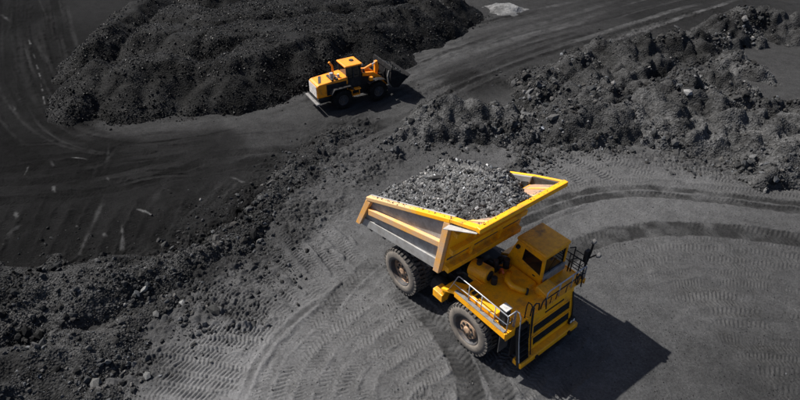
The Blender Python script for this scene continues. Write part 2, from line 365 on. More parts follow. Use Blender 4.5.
loop = gp([(20, -20), (22, 40), (30, 85), (60, 125), (120, 145), (190, 140), (250, 125), (310, 103)])
for k in range(72):
    o = rr.uniform(-5.5, 5.0); n_ = len(loop); i0 = int(n_ * rr.uniform(0.0, 0.6)); i1 = min(n_, i0 + int(n_ * rr.uniform(0.15, 0.45)))
    P = offset(loop, o)[i0:i1]; tt_ = np.linspace(0, 1, len(P)); P = P + np.stack([rr.uniform(-1.5, 1.5) * (tt_ - 0.5), rr.uniform(-0.8, 0.8) * (tt_ - 0.5)], 1)
    tone = rr.choice([22, 25, 28, 32, 48, 56, 64]); track(P, rr.choice([0.2, 0.3, 0.45, 0.7, 0.9]) if tone < 40 else rr.choice([0.14, 0.2, 0.3, 0.4]), 0.014, 0.24, rr.uniform(0.01, 0.05), rr.uniform(0.01, 0.06), g3(tone), rr.uniform(0.5, 0.85), fade=rr.uniform(0.1, 0.35), overwrite=0.5, endlen=rr.uniform(3, 8))
for pix, g in [([(-20, 172), (40, 166), (110, 158), (170, 148)], 24), ([(-20, 184), (50, 180), (120, 170), (190, 156)], 23), ([(-20, 203), (60, 197), (130, 186), (210, 160)], 25),
               ([(200, 158), (260, 150), (300, 150), (320, 158)], 36), ([(235, 165), (260, 160), (300, 160)], 34), ([(300, 148), (360, 130), (400, 118)], 46)]:
    track(gp(pix), 0.9, 0.012, 0.3, 0.03, 0.03, g3(g), 0.7, fade=0.3)
for k in range(46):    # crossing machine marks on the dark floor
    u0, v0 = rr.uniform(-20, 250), rr.uniform(135, 235); ang_ = rr.choice([rr.uniform(-0.45, 0.1), rr.uniform(1.7, 2.3)]); L_ = rr.uniform(35, 110) if ang_ < 1 else rr.uniform(20, 55)
    du, dv = math.cos(ang_) * L_, math.sin(ang_) * L_ * (0.6 if ang_ < 1 else 0.8); bend = rr.uniform(-6, 6); tone = rr.choice([20, 23, 27, 46, 52, 60, 66])
    track(gp([(u0, v0), (u0 + du / 2 + bend * 0.5, v0 + dv / 2 + bend), (u0 + du, v0 + dv)]), rr.choice([0.18, 0.25, 0.4, 0.6]), 0.020, 0.23, rr.uniform(0.01, 0.05), rr.uniform(0.02, 0.06), g3(tone), rr.uniform(0.4, 0.75), fade=rr.uniform(0.1, 0.25), overwrite=0.6, endlen=rr.uniform(1, 4))
for k in range(16):    # faint old marks fanning over the dark floor
    u = 10 + 14.5 * k; v0 = 195 + 4 * math.sin(k * 2.1)
    track(gp([(u - 25 + 2 * k, 268 - 0.2 * k), (u - 8 + 1.5 * k, 235), (u + 14 + k, v0)]), 0.6, 0.014, 0.28, 0.02, 0.03, g3(44 if k % 3 == 0 else 29), 0.5, fade=0.25)
for k in range(9):
    u = 195 + 9 * k; track(gp([(u - 30, 232 - 3 * k), (u, 205 - 2 * k), (u + 22, 178 - k)]), 0.5, 0.016, 0.24, 0.02, 0.04, g3(66 if k % 2 else 38), 0.45, fade=0.2)
# --- pale scrapes
PALE = [([(24, 174), (26, 170), (28, 165)], .30, 125), ([(50, 160), (53, 165)], .22, 100), ([(72, 157), (80, 158), (88, 159)], .30, 125), ([(53, 186), (55, 192)], .30, 130), ([(107, 177), (109, 182)], .22, 120),
 ([(138, 210), (146, 213), (154, 217)], .22, 150), ([(15, 212), (17, 218)], .4, 110), ([(8, 235), (20, 225)], .5, 80), ([(232, 177), (244, 182)], .28, 140), ([(262, 182), (275, 190), (287, 199)], .22, 120), ([(160, 188), (170, 191)], .2, 110),
 ([(74, 276), (80, 255), (86, 240), (93, 226), (104, 200)], .22, 105), ([(122, 226), (123, 238), (122, 250)], .30, 110), ([(103, 233), (106, 238)], .35, 90), ([(243, 228), (250, 224), (262, 214)], .8, 82), ([(262, 206), (268, 212)], .35, 100),
 ([(0, 13), (5, 17), (9, 21)], .25, 105), ([(29, 41), (31, 45)], .22, 130), ([(33, 53), (35, 58)], .22, 120), ([(36, 64), (38, 69)], .2, 120), ([(39, 73), (41, 79)], .22, 140), ([(41, 84), (42, 90)], .2, 120), ([(43, 96), (45, 104)], .25, 140), ([(13, 105), (15, 110)], .25, 90), ([(17, 100), (22, 98)], .2, 80),
 ([(420, 48), (460, 36), (500, 24), (520, 19)], .5, 74), ([(400, 60), (430, 52), (460, 42)], .9, 72), ([(380, 70), (405, 62)], .8, 72), ([(470, 64), (520, 50), (560, 38)], .5, 64), ([(535, 4), (545, 8), (535, 14)], .8, 66), ([(540, 0), (560, 12)], .5, 64), ([(480, 56), (500, 52), (540, 42)], .4, 66), ([(100, 122), (150, 121), (200, 118), (260, 112)], .9, 70), ([(260, 108), (290, 98), (305, 92)], .9, 66)]
for pix, wd, g in PALE:
    P = gp(pix) if len(pix) > 2 else spline([G(*q) for q in pix], 0.15)
    L = np.linalg.norm(np.diff(P, axis=0), axis=1).sum()
    if L < 2.6:
        d = (P[-1] - P[0]) / (np.linalg.norm(P[-1] - P[0]) + 1e-6); P = np.vstack([P[0] - d * 0.12, P, P[-1] + d * 0.12])
    track(P, wd * (0.42 if L < 2.6 else 0.8), 0.004, 0.3, 0.01, 0.0, g3(g * 0.92), 0.85 if L < 2.6 else 0.6, fade=0.14 if L < 2.6 else 0.3, overwrite=0.3, endlen=0.35 if L < 2.6 else 1.2)

# --- grey working floor: tyre marks round the truck
big = gp([(232, 425), (243, 398), (254, 369), (272, 342), (295, 319), (314, 305), (350, 284), (386, 258), (430, 228)])
for pix, wd in [([(310, 306), (275, 283), (236, 256), (215, 243)], 1.0), ([(322, 298), (290, 268), (262, 240)], .85), ([(297, 318), (245, 300), (190, 283), (170, 278)], 1.0), ([(285, 328), (235, 312), (185, 300)], .8),
                ([(278, 338), (230, 333), (178, 328), (150, 325)], 1.0), ([(268, 352), (215, 345), (150, 340)], .9), ([(259, 368), (210, 358), (160, 350), (120, 347)], 1.0), ([(250, 382), (200, 372), (150, 364), (95, 362)], 1.0), ([(245, 394), (200, 386), (140, 377), (90, 376)], 1.0), ([(240, 408), (190, 398), (130, 392), (80, 392)], 1.0),
                ([(334, 290), (305, 258), (283, 229)], .9), ([(350, 282), (328, 256), (312, 236)], .9), ([(366, 270), (350, 250), (338, 232)], .8), ([(300, 215), (330, 235), (350, 255)], .8), ([(280, 240), (240, 270), (215, 285)], .6)]:
    track(gp(pix), wd * 0.95, 0.036, 0.215, 0.03, 0.10, g3(118), 0.25, ang=0.35, mono=True)
for k in range(13):
    o = -0.75 - 0.92 * k
    P = offset(big, o); P = P + np.stack([0.15 * np.sin(np.linspace(0, 4 + k, len(P))), 0 * P[:, 0]], 1)
    track(P, 0.72 + 0.25 * math.sin(k * 1.7) ** 2, 0.040, 0.205 + 0.03 * math.sin(k * 2.3), 0.015 + 0.02 * (k % 3 == 0), 0.05 if k % 2 == 0 else 0.025, g3(128 if k % 2 else 104), 0.3, ang=0.45, strength=0.95 if k % 3 else 0.7)
track(big[:-10], 0.22, 0.0, 0.3, -0.02, 0.075, g3(70), 0.6, fade=0.2, overwrite=0.5, steady=True, endlen=3)  # rut's shadow edge painted in as darker soil colour
track(offset(big, -0.95)[:-24], 0.16, 0.0, 0.3, -0.01, 0.05, g3(84), 0.45, fade=0.15, overwrite=0.5, steady=True, endlen=3)
b1 = gp([(860, 216), (800, 208), (720, 199), (650, 192), (600, 194), (555, 205), (500, 228)])
b2 = gp([(860, 248), (800, 240), (740, 233), (680, 229), (630, 232), (590, 242), (565, 258), (540, 285)])
for k in range(15):
    P = offset(b2, 1.0 + 0.95 * k)[: -8 - k]
    track(P, 0.6 + 0.5 * math.sin(k * 2.1) ** 2, 0.030, 0.20 + 0.03 * math.sin(k * 1.3), 0.006, 0.022, g3(104 if k % 2 else 84), 0.25, ang=0.35, strength=0.5 + 0.45 * math.sin(k * 2.9) ** 2)
for k in range(5):
    track(offset(b1, -1.1 - 0.95 * k)[: -6], 0.8, 0.022, 0.22, 0.01, 0.03, g3(116 if k % 2 else 92), 0.3, ang=0.4)
for pix in [([(520, 148), (555, 165), (590, 188)]), ([(540, 146), (580, 162), (620, 185)]), ([(570, 146), (615, 160), (680, 178)]), ([(600, 148), (650, 158), (720, 176)]), ([(640, 160), (700, 172), (800, 190)]), ([(500, 140), (520, 155), (545, 180)])]:
    track(gp(pix), 0.75, 0.035, 0.26, 0.03, 0.06, g3(112), 0.3, ang=0.2, mono=True)
track(offset(b1, 0.32), 0.66, 0.018, 0.28, 0.03, 0.02, g3(54), 0.9, fade=0.16); track(offset(b1, -0.45), 0.55, 0.018, 0.28, 0.03, 0.02, g3(56), 0.88, fade=0.2)
track(offset(b1, 1.02)[40:], 0.3, 0.01, 0.28, 0.01, 0.03, g3(64), 0.5, fade=0.16)
track(b2, 1.35, 0.016, 0.28, 0.03, 0.03, g3(56), 0.92, fade=0.18)
# the truck's own wheel marks
for pix, g, wd in [([(392, 288), (425, 312), (447, 338), (466, 372), (478, 420)], 56, 1.15), ([(478, 350), (500, 385), (512, 430)], 58, 1.0), ([(380, 255), (350, 285), (318, 318)], 92, .8)]:
    track(gp(pix), wd, 0.03, 0.3, 0.03, 0.05, g3(g), 0.8, fade=0.15)

def rubbly(pix, sig, amp, dark, seed):
    P = gp(pix)[::2]; r0 = np.searchsorted(ys, P[:, 1].min() - 2.5 * sig); r1 = np.searchsorted(ys, P[:, 1].max() + 2.5 * sig)
    X, Y = GX[r0:r1], GY[r0:r1]; D = np.full(X.shape, 99.0)
    for p in P:
        j0, j1 = np.searchsorted(ys[r0:r1], [p[1] - 2.5 * sig, p[1] + 2.5 * sig])
        if j1 > j0: D[j0:j1] = np.minimum(D[j0:j1], (X[j0:j1] - p[0]) ** 2 + (Y[j0:j1] - p[1]) ** 2)
    k = D < (2.5 * sig) ** 2; x, y = X[k], Y[k]
    m = np.exp(-D[k] / (2 * sig ** 2)) * np.clip(0.7 + 1.8 * fbm(x, y, 2.0, 3, seed), 0, 1.2)
    n = fbm(x, y, 0.55, 4, seed + 1, 0.62); GZ[r0:r1][k] += m * amp * (np.abs(n) * 2 - 0.25)
    c = GC[r0:r1][k]; GC[r0:r1][k] = c * (1 - dark * np.clip(m * (0.8 + 1.2 * n), 0, 1))[:, None]
rubbly([(350, 130), (300, 172), (258, 215), (212, 250), (150, 276), (60, 290), (0, 295)], 1.7, 0.30, 0.45, 401)
rubbly([(380, 160), (330, 200), (285, 240), (235, 280), (190, 300)], 1.3, 0.20, 0.35, 403)
rubbly([(245, 322), (190, 308), (120, 310), (40, 322), (-20, 330)], 1.0, 0.22, 0.3, 405)
rubbly([(140, 362), (90, 380), (30, 395)], 1.0, 0.22, 0.3, 407)
rubbly([(395, 145), (440, 140), (520, 148), (600, 146), (680, 160), (790, 178)], 0.9, 0.18, 0.35, 409)
rubbly([(420, 92), (510, 80), (560, 60), (640, 30), (720, 8)], 1.0, 0.14, 0.15, 411)
near = np.clip((60 - GY) / 25, 0, 1); GZ += near * (0.020 * fbm(GX, GY, 0.34, 2, 131) + 0.030 * np.clip(fbm(GX, GY, 0.9, 3, 133), -0.2, 0.4) * np.clip(GC[..., 0] * 20, 0.15, 1))
ny, nx = GX.shape
gv = np.stack([GX, GY, GZ], 2).reshape(-1, 3)
ii = np.arange(ny * nx).reshape(ny, nx)
gf = np.stack([ii[:-1, :-1], ii[:-1, 1:], ii[1:, 1:], ii[1:, :-1]], 2).reshape(-1)
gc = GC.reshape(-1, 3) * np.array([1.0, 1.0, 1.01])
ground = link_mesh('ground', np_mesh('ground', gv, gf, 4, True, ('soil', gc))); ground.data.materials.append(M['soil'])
tag(ground, kind='structure')

# ------------------------------------------------------------------ heaps
class Heap:
    def __init__(s, mounds, slope=0.62, r0=0.8, k=0.22, rough=0.25, seed=1, nsc=2.2, warp2=0.5):
        s.m = []
        for u, v, z in mounds: x, y = G(u, v, z); s.m.append((x, y, z))
        s.slope, s.r0, s.k, s.rough, s.seed, s.nsc, s.warp2 = slope, r0, k, rough, seed, nsc, warp2
    def h(s, x, y):
        dx = x + 1.1 * fbm(x, y, s.nsc, 2, s.seed); dy = y + 1.1 * fbm(x, y, s.nsc, 2, s.seed + 40)
        dx = dx + s.warp2 * fbm(x, y, 1.1, 3, s.seed + 60); dy = dy + s.warp2 * fbm(x, y, 1.1, 3, s.seed + 80)
        acc = np.zeros_like(x)
        for px, py, pz in s.m:
            d = np.hypot(dx - px, dy - py); hh = pz - s.slope * (np.sqrt(d * d + s.r0 ** 2) - s.r0)
            acc += np.exp(np.clip(hh / s.k, -40, 60))
        H = s.k * np.log(acc + 1e-12)
        n = s.rough * fbm(x, y, 1.5, 4, s.seed + 7, 0.6) + 0.5 * s.rough * fbm(x, y, 5, 2, s.seed + 5)
        return H + n * np.clip((H + 0.3) / 0.8, 0, 1)
    def bounds(s):
        p = np.array(s.m); rr = p[:, 2].max() / s.slope + 2.5
        return p[:, 0].min() - rr, p[:, 0].max() + rr, p[:, 1].min() - rr, p[:, 1].max() + rr
    def build(s, name, m, label, cat, step=0.16, xlim=None):
        x0, x1, y0, y1 = s.bounds()
        if xlim: x0, x1, y0, y1 = max(x0, xlim[0]), min(x1, xlim[1]), max(y0, xlim[2]), min(y1, xlim[3])
        s.b = (x0, x1, y0, y1)
        xs = np.arange(x0, x1, step); yy = np.arange(y0, y1, step); X, Y = np.meshgrid(xs, yy)
        H = s.h(X, Y); B = base_h(X, Y); keep = H > -0.25
        Z = np.where(H > 0.0, H + B, B + np.maximum(H, -0.35) * 0.8 - 0.02)
        idx = np.arange(X.size).reshape(X.shape)
        q = np.stack([idx[:-1, :-1], idx[:-1, 1:], idx[1:, 1:], idx[1:, :-1]], 2).reshape(-1, 4)
        kf = keep.ravel()[q].all(1); q = q[kf]
        used = np.unique(q); rem = np.full(X.size, -1); rem[used] = np.arange(len(used))
        v = np.stack([X, Y, Z], 2).reshape(-1, 3)[used]
        o = link_mesh(name, np_mesh(name, v, rem[q].ravel(), 4, True)); o.data.materials.append(M[m]); tag(o, label, cat)
        s.o = o; return o

def seq(pts, gap=1.2):
    out = []
    for (u0, v0, z0), (u1, v1, z1) in zip(pts[:-1], pts[1:]):
        n = max(1, int(np.hypot(*(np.array(G(u0, v0, z0)) - np.array(G(u1, v1, z1)))) / gap))
        for i in range(n): f = i / n; out.append((u0 + (u1 - u0) * f, v0 + (v1 - v0) * f, z0 + (z1 - z0) * f))
    return out + [pts[-1]]

coal = Heap([(80, 82, 2.1), (88, 68, 2.7), (97, 60, 2.9), (72, 92, 1.2)] + seq([(122, 66, 2.8), (142, 52, 3.6), (160, 51, 3.5), (184, 60, 2.8), (206, 60, 2.7), (228, 50, 3.4)], 1.0) + seq([(222, 60, 2.6), (245, 43, 3.6), (258, 34, 4.0), (275, 29, 3.9), (300, 29, 3.3), (320, 26, 3.5), (345, 29, 2.8), (370, 26, 3.0), (392, 24, 2.4)], 1.0)
            + seq([(80, 46, 2.3), (92, 36, 2.8), (105, 26, 3.1), (118, 14, 3.3), (130, 2, 3.4), (146, -10, 3.4)], 1.4)
            + [(152, 22, 3.6), (166, 16, 4.0), (186, 30, 3.6), (200, 20, 3.9)] + seq([(214, 32, 3.4), (228, 21, 3.9), (248, 14, 4.2), (275, 13, 4.2), (300, 8, 4.3), (325, 6, 4.2)], 1.2) + [(345, 12, 3.7), (362, 6, 4.0), (388, 4, 3.6), (410, 3, 3.4), (432, -2, 3.2), (452, -7, 2.8), (418, 16, 2.2), (440, 8, 2.2)]
            + [(180, -4, 4.4), (215, 0, 4.5), (250, -8, 4.6), (290, -12, 4.6), (330, -14, 4.4), (375, -16, 4.2), (425, -22, 3.8), (280, -36, 4.6), (200, -36, 4.6), (360, -40, 4.4)]
            + [(128, 86, 2.0), (160, 82, 1.9), (236, 72, 2.3), (262, 66, 2.2), (298, 52, 2.4), (205, 84, 1.6)], 0.78, 0.45, 0.05, 0.16, 5, 4.5, 0.45)
coal.build('coal_heap', 'coal_heap', 'long black coal stockpile with rounded crests behind the wheel loader, largest heap in view', 'heap', 0.2)
H1 = Heap(seq([(392, 132, .5), (412, 120, 1.0), (430, 110, 1.6), (450, 101, 2.0), (480, 99, 2.2), (505, 103, 1.9), (515, 112, 1.4)], 1.3) + [(400, 150, .3), (520, 140, .5), (470, 122, 1.2), (512, 160, .4)], 0.74, 0.35, 0.08, 0.55, 15, 1.8, 1.1)
H1.build('rubble_heap', 'rubble', 'dark rubble mound directly behind the coal load of the dump truck', 'heap')
H2 = Heap(seq([(528, 116, 1.3), (545, 106, 1.8), (565, 103, 2.0), (590, 106, 2.0), (615, 111, 1.8), (632, 120, 1.3)], 1.4) + [(540, 82, 1.2), (560, 86, 1.4), (585, 88, 1.5), (605, 92, 1.5), (535, 92, 1.2)], 0.74, 0.35, 0.08, 0.55, 25, 1.8, 1.1)
H2.build('rubble_heap', 'rubble_dark', 'coarse dark rubble mound of blocky lumps right of the one behind the truck', 'heap')
H3 = Heap([(522, 74, .9), (545, 66, 1.6), (572, 61, 1.8), (598, 68, 1.9), (585, 50, 1.5), (605, 40, 1.6), (628, 43, 2.1), (640, 55, 1.9), (650, 36, 2.1), (662, 56, 1.6), (680, 31, 2.2), (700, 24, 2.2), (722, 17, 2.3), (742, 20, 2.0), (745, 10, 2.2), (770, 9, 2.4), (795, 12, 2.4), (820, 12, 2.4), (850, 10, 2.4), (782, 22, 1.6), (715, 42, 1.5), (612, 80, 1.6), (635, 72, 1.7)], 0.78, 0.3, 0.08, 0.55, 35, 2.4, 1.2)
H3.build('rubble_heap', 'rubble_dark', 'far row of dark rubble mounds bordering the haul road toward the top right corner', 'heap')
H4 = Heap([(640, 108, 1.7), (652, 94, 1.9), (668, 80, 2.0), (690, 72, 1.9), (712, 68, 1.6), (672, 104, 1.9), (695, 92, 1.8), (720, 92, 1.8), (742, 76, 1.5), (690, 122, 1.8), (715, 118, 1.9), (740, 108, 1.8), (735, 126, 1.7), (762, 112, 1.6), (758, 132, 1.9), (780, 124, 1.8), (782, 145, 1.9), (805, 138, 2.0), (800, 118, 1.6), (830, 150, 2.0), (850, 135, 1.8), (665, 120, 1.4), (775, 98, 1.4), (800, 100, 1.2), (752, 92, 1.5), (830, 108, 1.5), (755, 62, 1.2), (738, 52, 1.3)], 0.78, 0.3, 0.08, 0.55, 45, 2.4, 1.2)
H4.build('rubble_heap', 'rubble', 'broad grey rubble mounds with pale stones at the right edge above the wheel tracks', 'heap')
B1 = Heap(seq([(350, 126, .35), (325, 142, .4), (298, 166, .35), (272, 198, .4), (250, 218, .45), (222, 238, .5), (190, 254, .6), (160, 262, .8), (120, 270, 1.1), (80, 273, 1.35), (40, 277, 1.4), (0, 283, 1.4), (-60, 290, 1.4), (-140, 300, 1.4)], 0.8), 0.60, 0.5, 0.14, 0.30, 55, 1.8)
B1.build('rubble_berm', 'rubble_dark', 'long low berm of dark loose rubble dividing the black floor from the grey working floor', 'berm', 0.12)
B2 = Heap(seq([(165, 302, .25), (140, 316, .4), (110, 332, .7), (75, 343, .95), (40, 352, 1.05), (0, 366, 1.1), (-60, 380, 1.1)], 0.8) + [(70, 385, .3), (100, 390, .3), (40, 392, .4)], 0.66, 0.4, 0.12, 0.28, 65, 1.6)
B2.build('rubble_berm', 'rubble_dark', 'second short ridge of dark rubble at the lower left corner, below the long berm', 'berm', 0.12)
HEAPS = [coal, H1, H2, H3, H4, B1, B2]
sandh = Heap([(497, 5, .5), (504, 4, .6), (511, 6, .5)], 0.42, 0.5, 0.1, 0.35, 75, 1.2)
sandh.build('grit_heap', 'sand', 'small pale grey grit heap beside the haul road at the top of the picture', 'heap', 0.2)

def surf(x, y):
    z = base_h(x, y); g = z.copy()
    for hp in HEAPS:
        x0, x1, y0, y1 = hp.b; m = (x > x0) & (x < x1) & (y > y0) & (y < y1)
        if m.any():
            hh = hp.h(x[m], y[m]); z[m] = np.maximum(z[m], np.where(hh > 0, hh, -9) + g[m])
    return z

# ------------------------------------------------------------------ stones and lumps
def ico(sub):
    bm = bmesh.new(); bmesh.ops.create_icosphere(bm, subdivisions=sub, radius=1.0)
    v = np.array([p.co[:] for p in bm.verts]); f = np.array([[q.index for q in fc.verts] for fc in bm.faces]); bm.free(); return v, f
OCT = (np.array([(1, 0, 0), (-1, 0, 0), (0, 1, 0), (0, -1, 0), (0, 0, 1), (0, 0, -1.)]), np.array([(0, 2, 4), (2, 1, 4), (1, 3, 4), (3, 0, 4), (2, 0, 5), (1, 2, 5), (3, 1, 5), (0, 3, 5)]))
ICO = ico(1)
def variants(base, n, jit, seed):
    r = np.random.default_rng(seed); out = []
    for _ in range(n):
        v = base[0] * (1 + jit * (r.random((len(base[0]), 1)) - 0.5) * 2) + jit * 0.5 * (r.random(base[0].shape) - 0.5)
        v = v * np.array([1.0, r.uniform(0.6, 0.95), r.uniform(0.45, 0.8)]); out.append(v)
    return out, base[1]
VI = variants(ICO, 14, 0.28, 3); VO = variants(OCT, 14, 0.32, 4)
def rots(n, r):
    q = r.normal(size=(n, 4)); q[:, 1:3] *= 0.55; q /= np.linalg.norm(q, axis=1, keepdims=True); w_, x, y, z = q.T
    return np.stack([1 - 2 * (y * y + z * z), 2 * (x * y - z * w_), 2 * (x * z + y * w_), 2 * (x * y + z * w_), 1 - 2 * (x * x + z * z), 2 * (y * z - x * w_), 2 * (x * z - y * w_), 2 * (y * z + x * w_), 1 - 2 * (x * x + y * y)], 1).reshape(n, 3, 3)
def lumps_mesh(name, pos, rad, tint, r, big=0.09):
    V, F, C = [], [], []; off = 0
    for sel, (vs, fs) in ((rad >= big, VI), (rad < big, VO)):
        ids = np.nonzero(sel)[0]
        if not len(ids): continue
        var = r.integers(0, len(vs), len(ids)); base = np.stack(vs)[var]
        v = np.einsum('nij,nkj->nki', rots(len(ids), r), base) * rad[ids][:, None, None] + pos[ids][:, None, :]
        k = base.shape[1]; V.append(v.reshape(-1, 3)); C.append(np.repeat(tint[ids], k, 0))
        F.append((fs[None] + (off + np.arange(len(ids)) * k)[:, None, None]).reshape(-1)); off += len(ids) * k
    return np_mesh(name, np.vstack(V), np.concatenate(F), 3, False, ('tint', np.vstack(C)))
def plaw(n, lo, hi, p, r): return np.minimum(lo * (1 - r.random(n)) ** (-1 / p), hi)
def greys(n, mu, var, pale, r):
    g = 0.62 * mu * np.exp(var * r.normal(size=n)); m = r.random(n) < pale; g[m] = r.uniform(0.06, 0.15, m.sum())
    c = np.repeat(g[:, None], 3, 1); c *= 1 + (r.random((n, 1)) - 0.5) * np.array([[0.12, 0.02, -0.10]]); return c
def in_view(x, y, z, pad=25):
    c, s = math.cos(PITCH), math.sin(PITCH); dz = z - CAM_H; d = y * c - dz * s; u = 400 + FPX * x / d; v = 200 - FPX * (y * s + dz * c) / d
    return (u > -pad) & (u < 800 + pad) & (v > -pad) & (v < 400 + pad), d, u, v

POOL = []    # candidates for single stones: (x, y, z, radius, tint, region, size in picture)
def cover(hp, dens, lo, hi, p, mu, var, pale, lump, region, seed, lim=None):
    r = np.random.default_rng(seed); x0, x1, y0, y1 = hp.b; n = int(dens * (x1 - x0) * (y1 - y0))
    x, y = r.uniform(x0, x1, n), r.uniform(y0, y1, n); h = hp.h(x, y)
    den = (0.65 + 1.3 * fbm(x, y, 2.5, 3, seed + 3)) if region is None else 0.62 + 1.4 * fbm(x, y, 2.5, 3, seed + 3)
    k = (h > 0.02) & (r.random(n) < den); x, y, h = x[k], y[k], h[k]
    z = h + base_h(x, y)
    ok, d, *_ = in_view(x, y, z); x, y, z, d = x[ok], y[ok], z[ok], d[ok]
    rad = plaw(len(x), lo, hi, p, r)
    if region is not None: rad = np.maximum(rad * np.clip(0.75 + 2.6 * fbm(x, y, 2.2, 3, seed + 21), 0.35, 1.3), 0.03)
    z = z + rad * 0.15
    tint = greys(len(x), mu, var, pale, r) * np.exp(1.3 * fbm(x, y, 5.0, 3, seed + 9))[:, None]
    if region is not None:
        px = rad / d
        for i in np.argsort(-px)[:160]: POOL.append((px[i], x[i], y[i], z[i], rad[i], tint[i], region))
        keep = np.ones(len(x), bool); keep[np.argsort(-px)[:160]] = False
        x, y, z, rad, tint = x[keep], y[keep], z[keep], rad[keep], tint[keep]
    o = link_mesh('lumps', lumps_mesh('lumps', np.stack([x, y, z], 1), rad, tint, r, 0.2 if region is None else 0.09), hp.o); o.data.materials.append(M[lump]); o['kind'] = 'stuff'
    return len(x)
NL = 0
NL += cover(coal, 60, 0.042, 0.14, 2.9, 0.0105, 0.45, 0.001, 'lump_coal', None, 101)
NL += cover(H1, 48, 0.04, 0.30, 2.3, 0.064, 0.5, 0.025, 'lump_stone', 0, 102)
NL += cover(H2, 48, 0.045, 0.40, 2.1, 0.066, 0.5, 0.02, 'lump_stone', 1, 103)
NL += cover(H3, 40, 0.05, 0.32, 2.4, 0.058, 0.5, 0.035, 'lump_stone', 2, 104)
NL += cover(H4, 43, 0.045, 0.32, 2.5, 0.056, 0.5, 0.04, 'lump_stone', 3, 105)
NL += cover(B1, 94, 0.03, 0.26, 2.3, 0.031, 0.5, 0.006, 'lump_stone', 4, 106)
NL += cover(B2, 94, 0.03, 0.26, 2.3, 0.056, 0.5, 0.012, 'lump_stone', 5, 107)
# loose rubble strewn beside the berm and at the feet of the heaps
def strew(pix, sig, n, lo, hi, p, mu, pale, region, seed):
    r = np.random.default_rng(seed); P = gp(pix); i = r.integers(0, len(P), n)
    q = P[i] + r.normal(size=(n, 2)) * sig; x, y = q[:, 0], q[:, 1]
    k = r.random(n) < np.clip(0.6 + 1.6 * fbm(x, y, 2.2, 3, seed), 0.05, 1); x, y = x[k], y[k]
    z = surf(x, y); ok, d, *_ = in_view(x, y, z); x, y, z, d = x[ok], y[ok], z[ok], d[ok]
    rad = plaw(len(x), lo, hi, p, r); return x, y, z + rad * 0.2, d, rad, greys(len(x), mu, 0.5, pale, r), region
LOOSE = [strew([(355, 128), (310, 158), (270, 205), (225, 245), (170, 268), (120, 285)], 1.3, 7500, 0.026, 0.19, 2.2, 0.045, 0.008, 6, 201),
         strew([(385, 150), (345, 180), (310, 205), (280, 235), (240, 275), (190, 298)], 1.5, 6750, 0.026, 0.16, 2.3, 0.055, 0.008, 6, 202),
         strew([(245, 322), (200, 312), (160, 300), (120, 305), (60, 312), (0, 325)], 0.9, 6750, 0.026, 0.20, 2.2, 0.048, 0.008, 7, 203),
         strew([(130, 365), (90, 380), (40, 385), (0, 395)], 0.9, 3900, 0.026, 0.19, 2.1, 0.055, 0.06, 7, 204),
         strew([(0, 255), (60, 258), (130, 250), (200, 225), (270, 180)], 1.6, 2700, 0.022, 0.12, 2.4, 0.028, 0.02, 8, 205),
         strew([(400, 150), (430, 145), (470, 140), (520, 150), (580, 146), (640, 148), (700, 162), (800, 172)], 1.0, 4800, 0.030, 0.21, 2.2, 0.045, 0.02, 9, 206),
         strew([(515, 135), (530, 150), (545, 165)], 0.6, 1050, 0.038, 0.19, 2.1, 0.045, 0.02, 9, 207),
         strew([(460, 235), (600, 270), (760, 330)], 9.0, 1050, 0.015, 0.06, 2.4, 0.07, 0.10, 10, 208),
         strew([(240, 380), (320, 340), (400, 320)], 3.0, 900, 0.015, 0.06, 2.3, 0.07, 0.08, 10, 209),
         strew([(430, 95), (520, 72), (600, 50), (680, 25)], 1.6, 1350, 0.030, 0.15, 2.3, 0.05, 0.02, 11, 210),
         strew([(66, 104), (80, 118), (110, 122), (160, 117), (200, 114), (250, 108), (300, 92), (340, 64), (420, 46), (490, 16)], 0.55, 5200, 0.03, 0.15, 2.3, 0.016, 0.0, 11, 211)]
for x, y, z, d, rad, tint, reg in LOOSE:
    px = rad / d
    for i in np.argsort(-px)[:110]: POOL.append((px[i], x[i], y[i], z[i], rad[i], tint[i], reg))
    m = np.ones(len(x), bool); m[np.argsort(-px)[:110]] = False
    NL += m.sum()
X = [np.concatenate([L[j][np.argsort(np.argsort(-(L[4] / L[3]))) >= 110] for L in LOOSE]) for j in (0, 1, 2, 4)]
TT = np.vstack([L[5][np.argsort(np.argsort(-(L[4] / L[3]))) >= 110] for L in LOOSE])
gravel = link_mesh('gravel', lumps_mesh('gravel', np.stack(X[:3], 1), X[3], TT, np.random.default_rng(300), 0.10)); gravel.data.materials.append(M['lump_stone'])
tag(gravel, 'loose dark gravel strewn over the pit floor beside berms and heaps', 'gravel', kind='stuff')

RGRP = ['stones of the mound behind the truck', 'stones of the coarse rubble mound', 'stones of the far rubble row', 'stones of the right hand rubble mounds', 'stones of the long berm', 'stones of the lower left ridge', 'stones between berm and tyre marks', 'stones near the lower left ridge', 'stones on the black floor', 'stones at the mound feet', 'stones on the tracked floor', 'stones beside the haul road']
def stone_obj(x, y, z, rad, tint, label, group=None, i=0, base=None):
    v = (base if base is not None else VI[0][i % len(VI[0])]); f = VI[1]
    r = np.random.default_rng(i + 5); vv = (rots(1, r)[0] @ v.T).T * rad
    me = np_mesh('stone', vv, f.ravel(), 3, False, ('tint', np.repeat(np.asarray(tint)[None], len(vv), 0)))
    me.materials.append(M['lump_stone']); o = link_mesh('stone', me, None, (x, y, z)); return tag(o, label, 'stone', group)
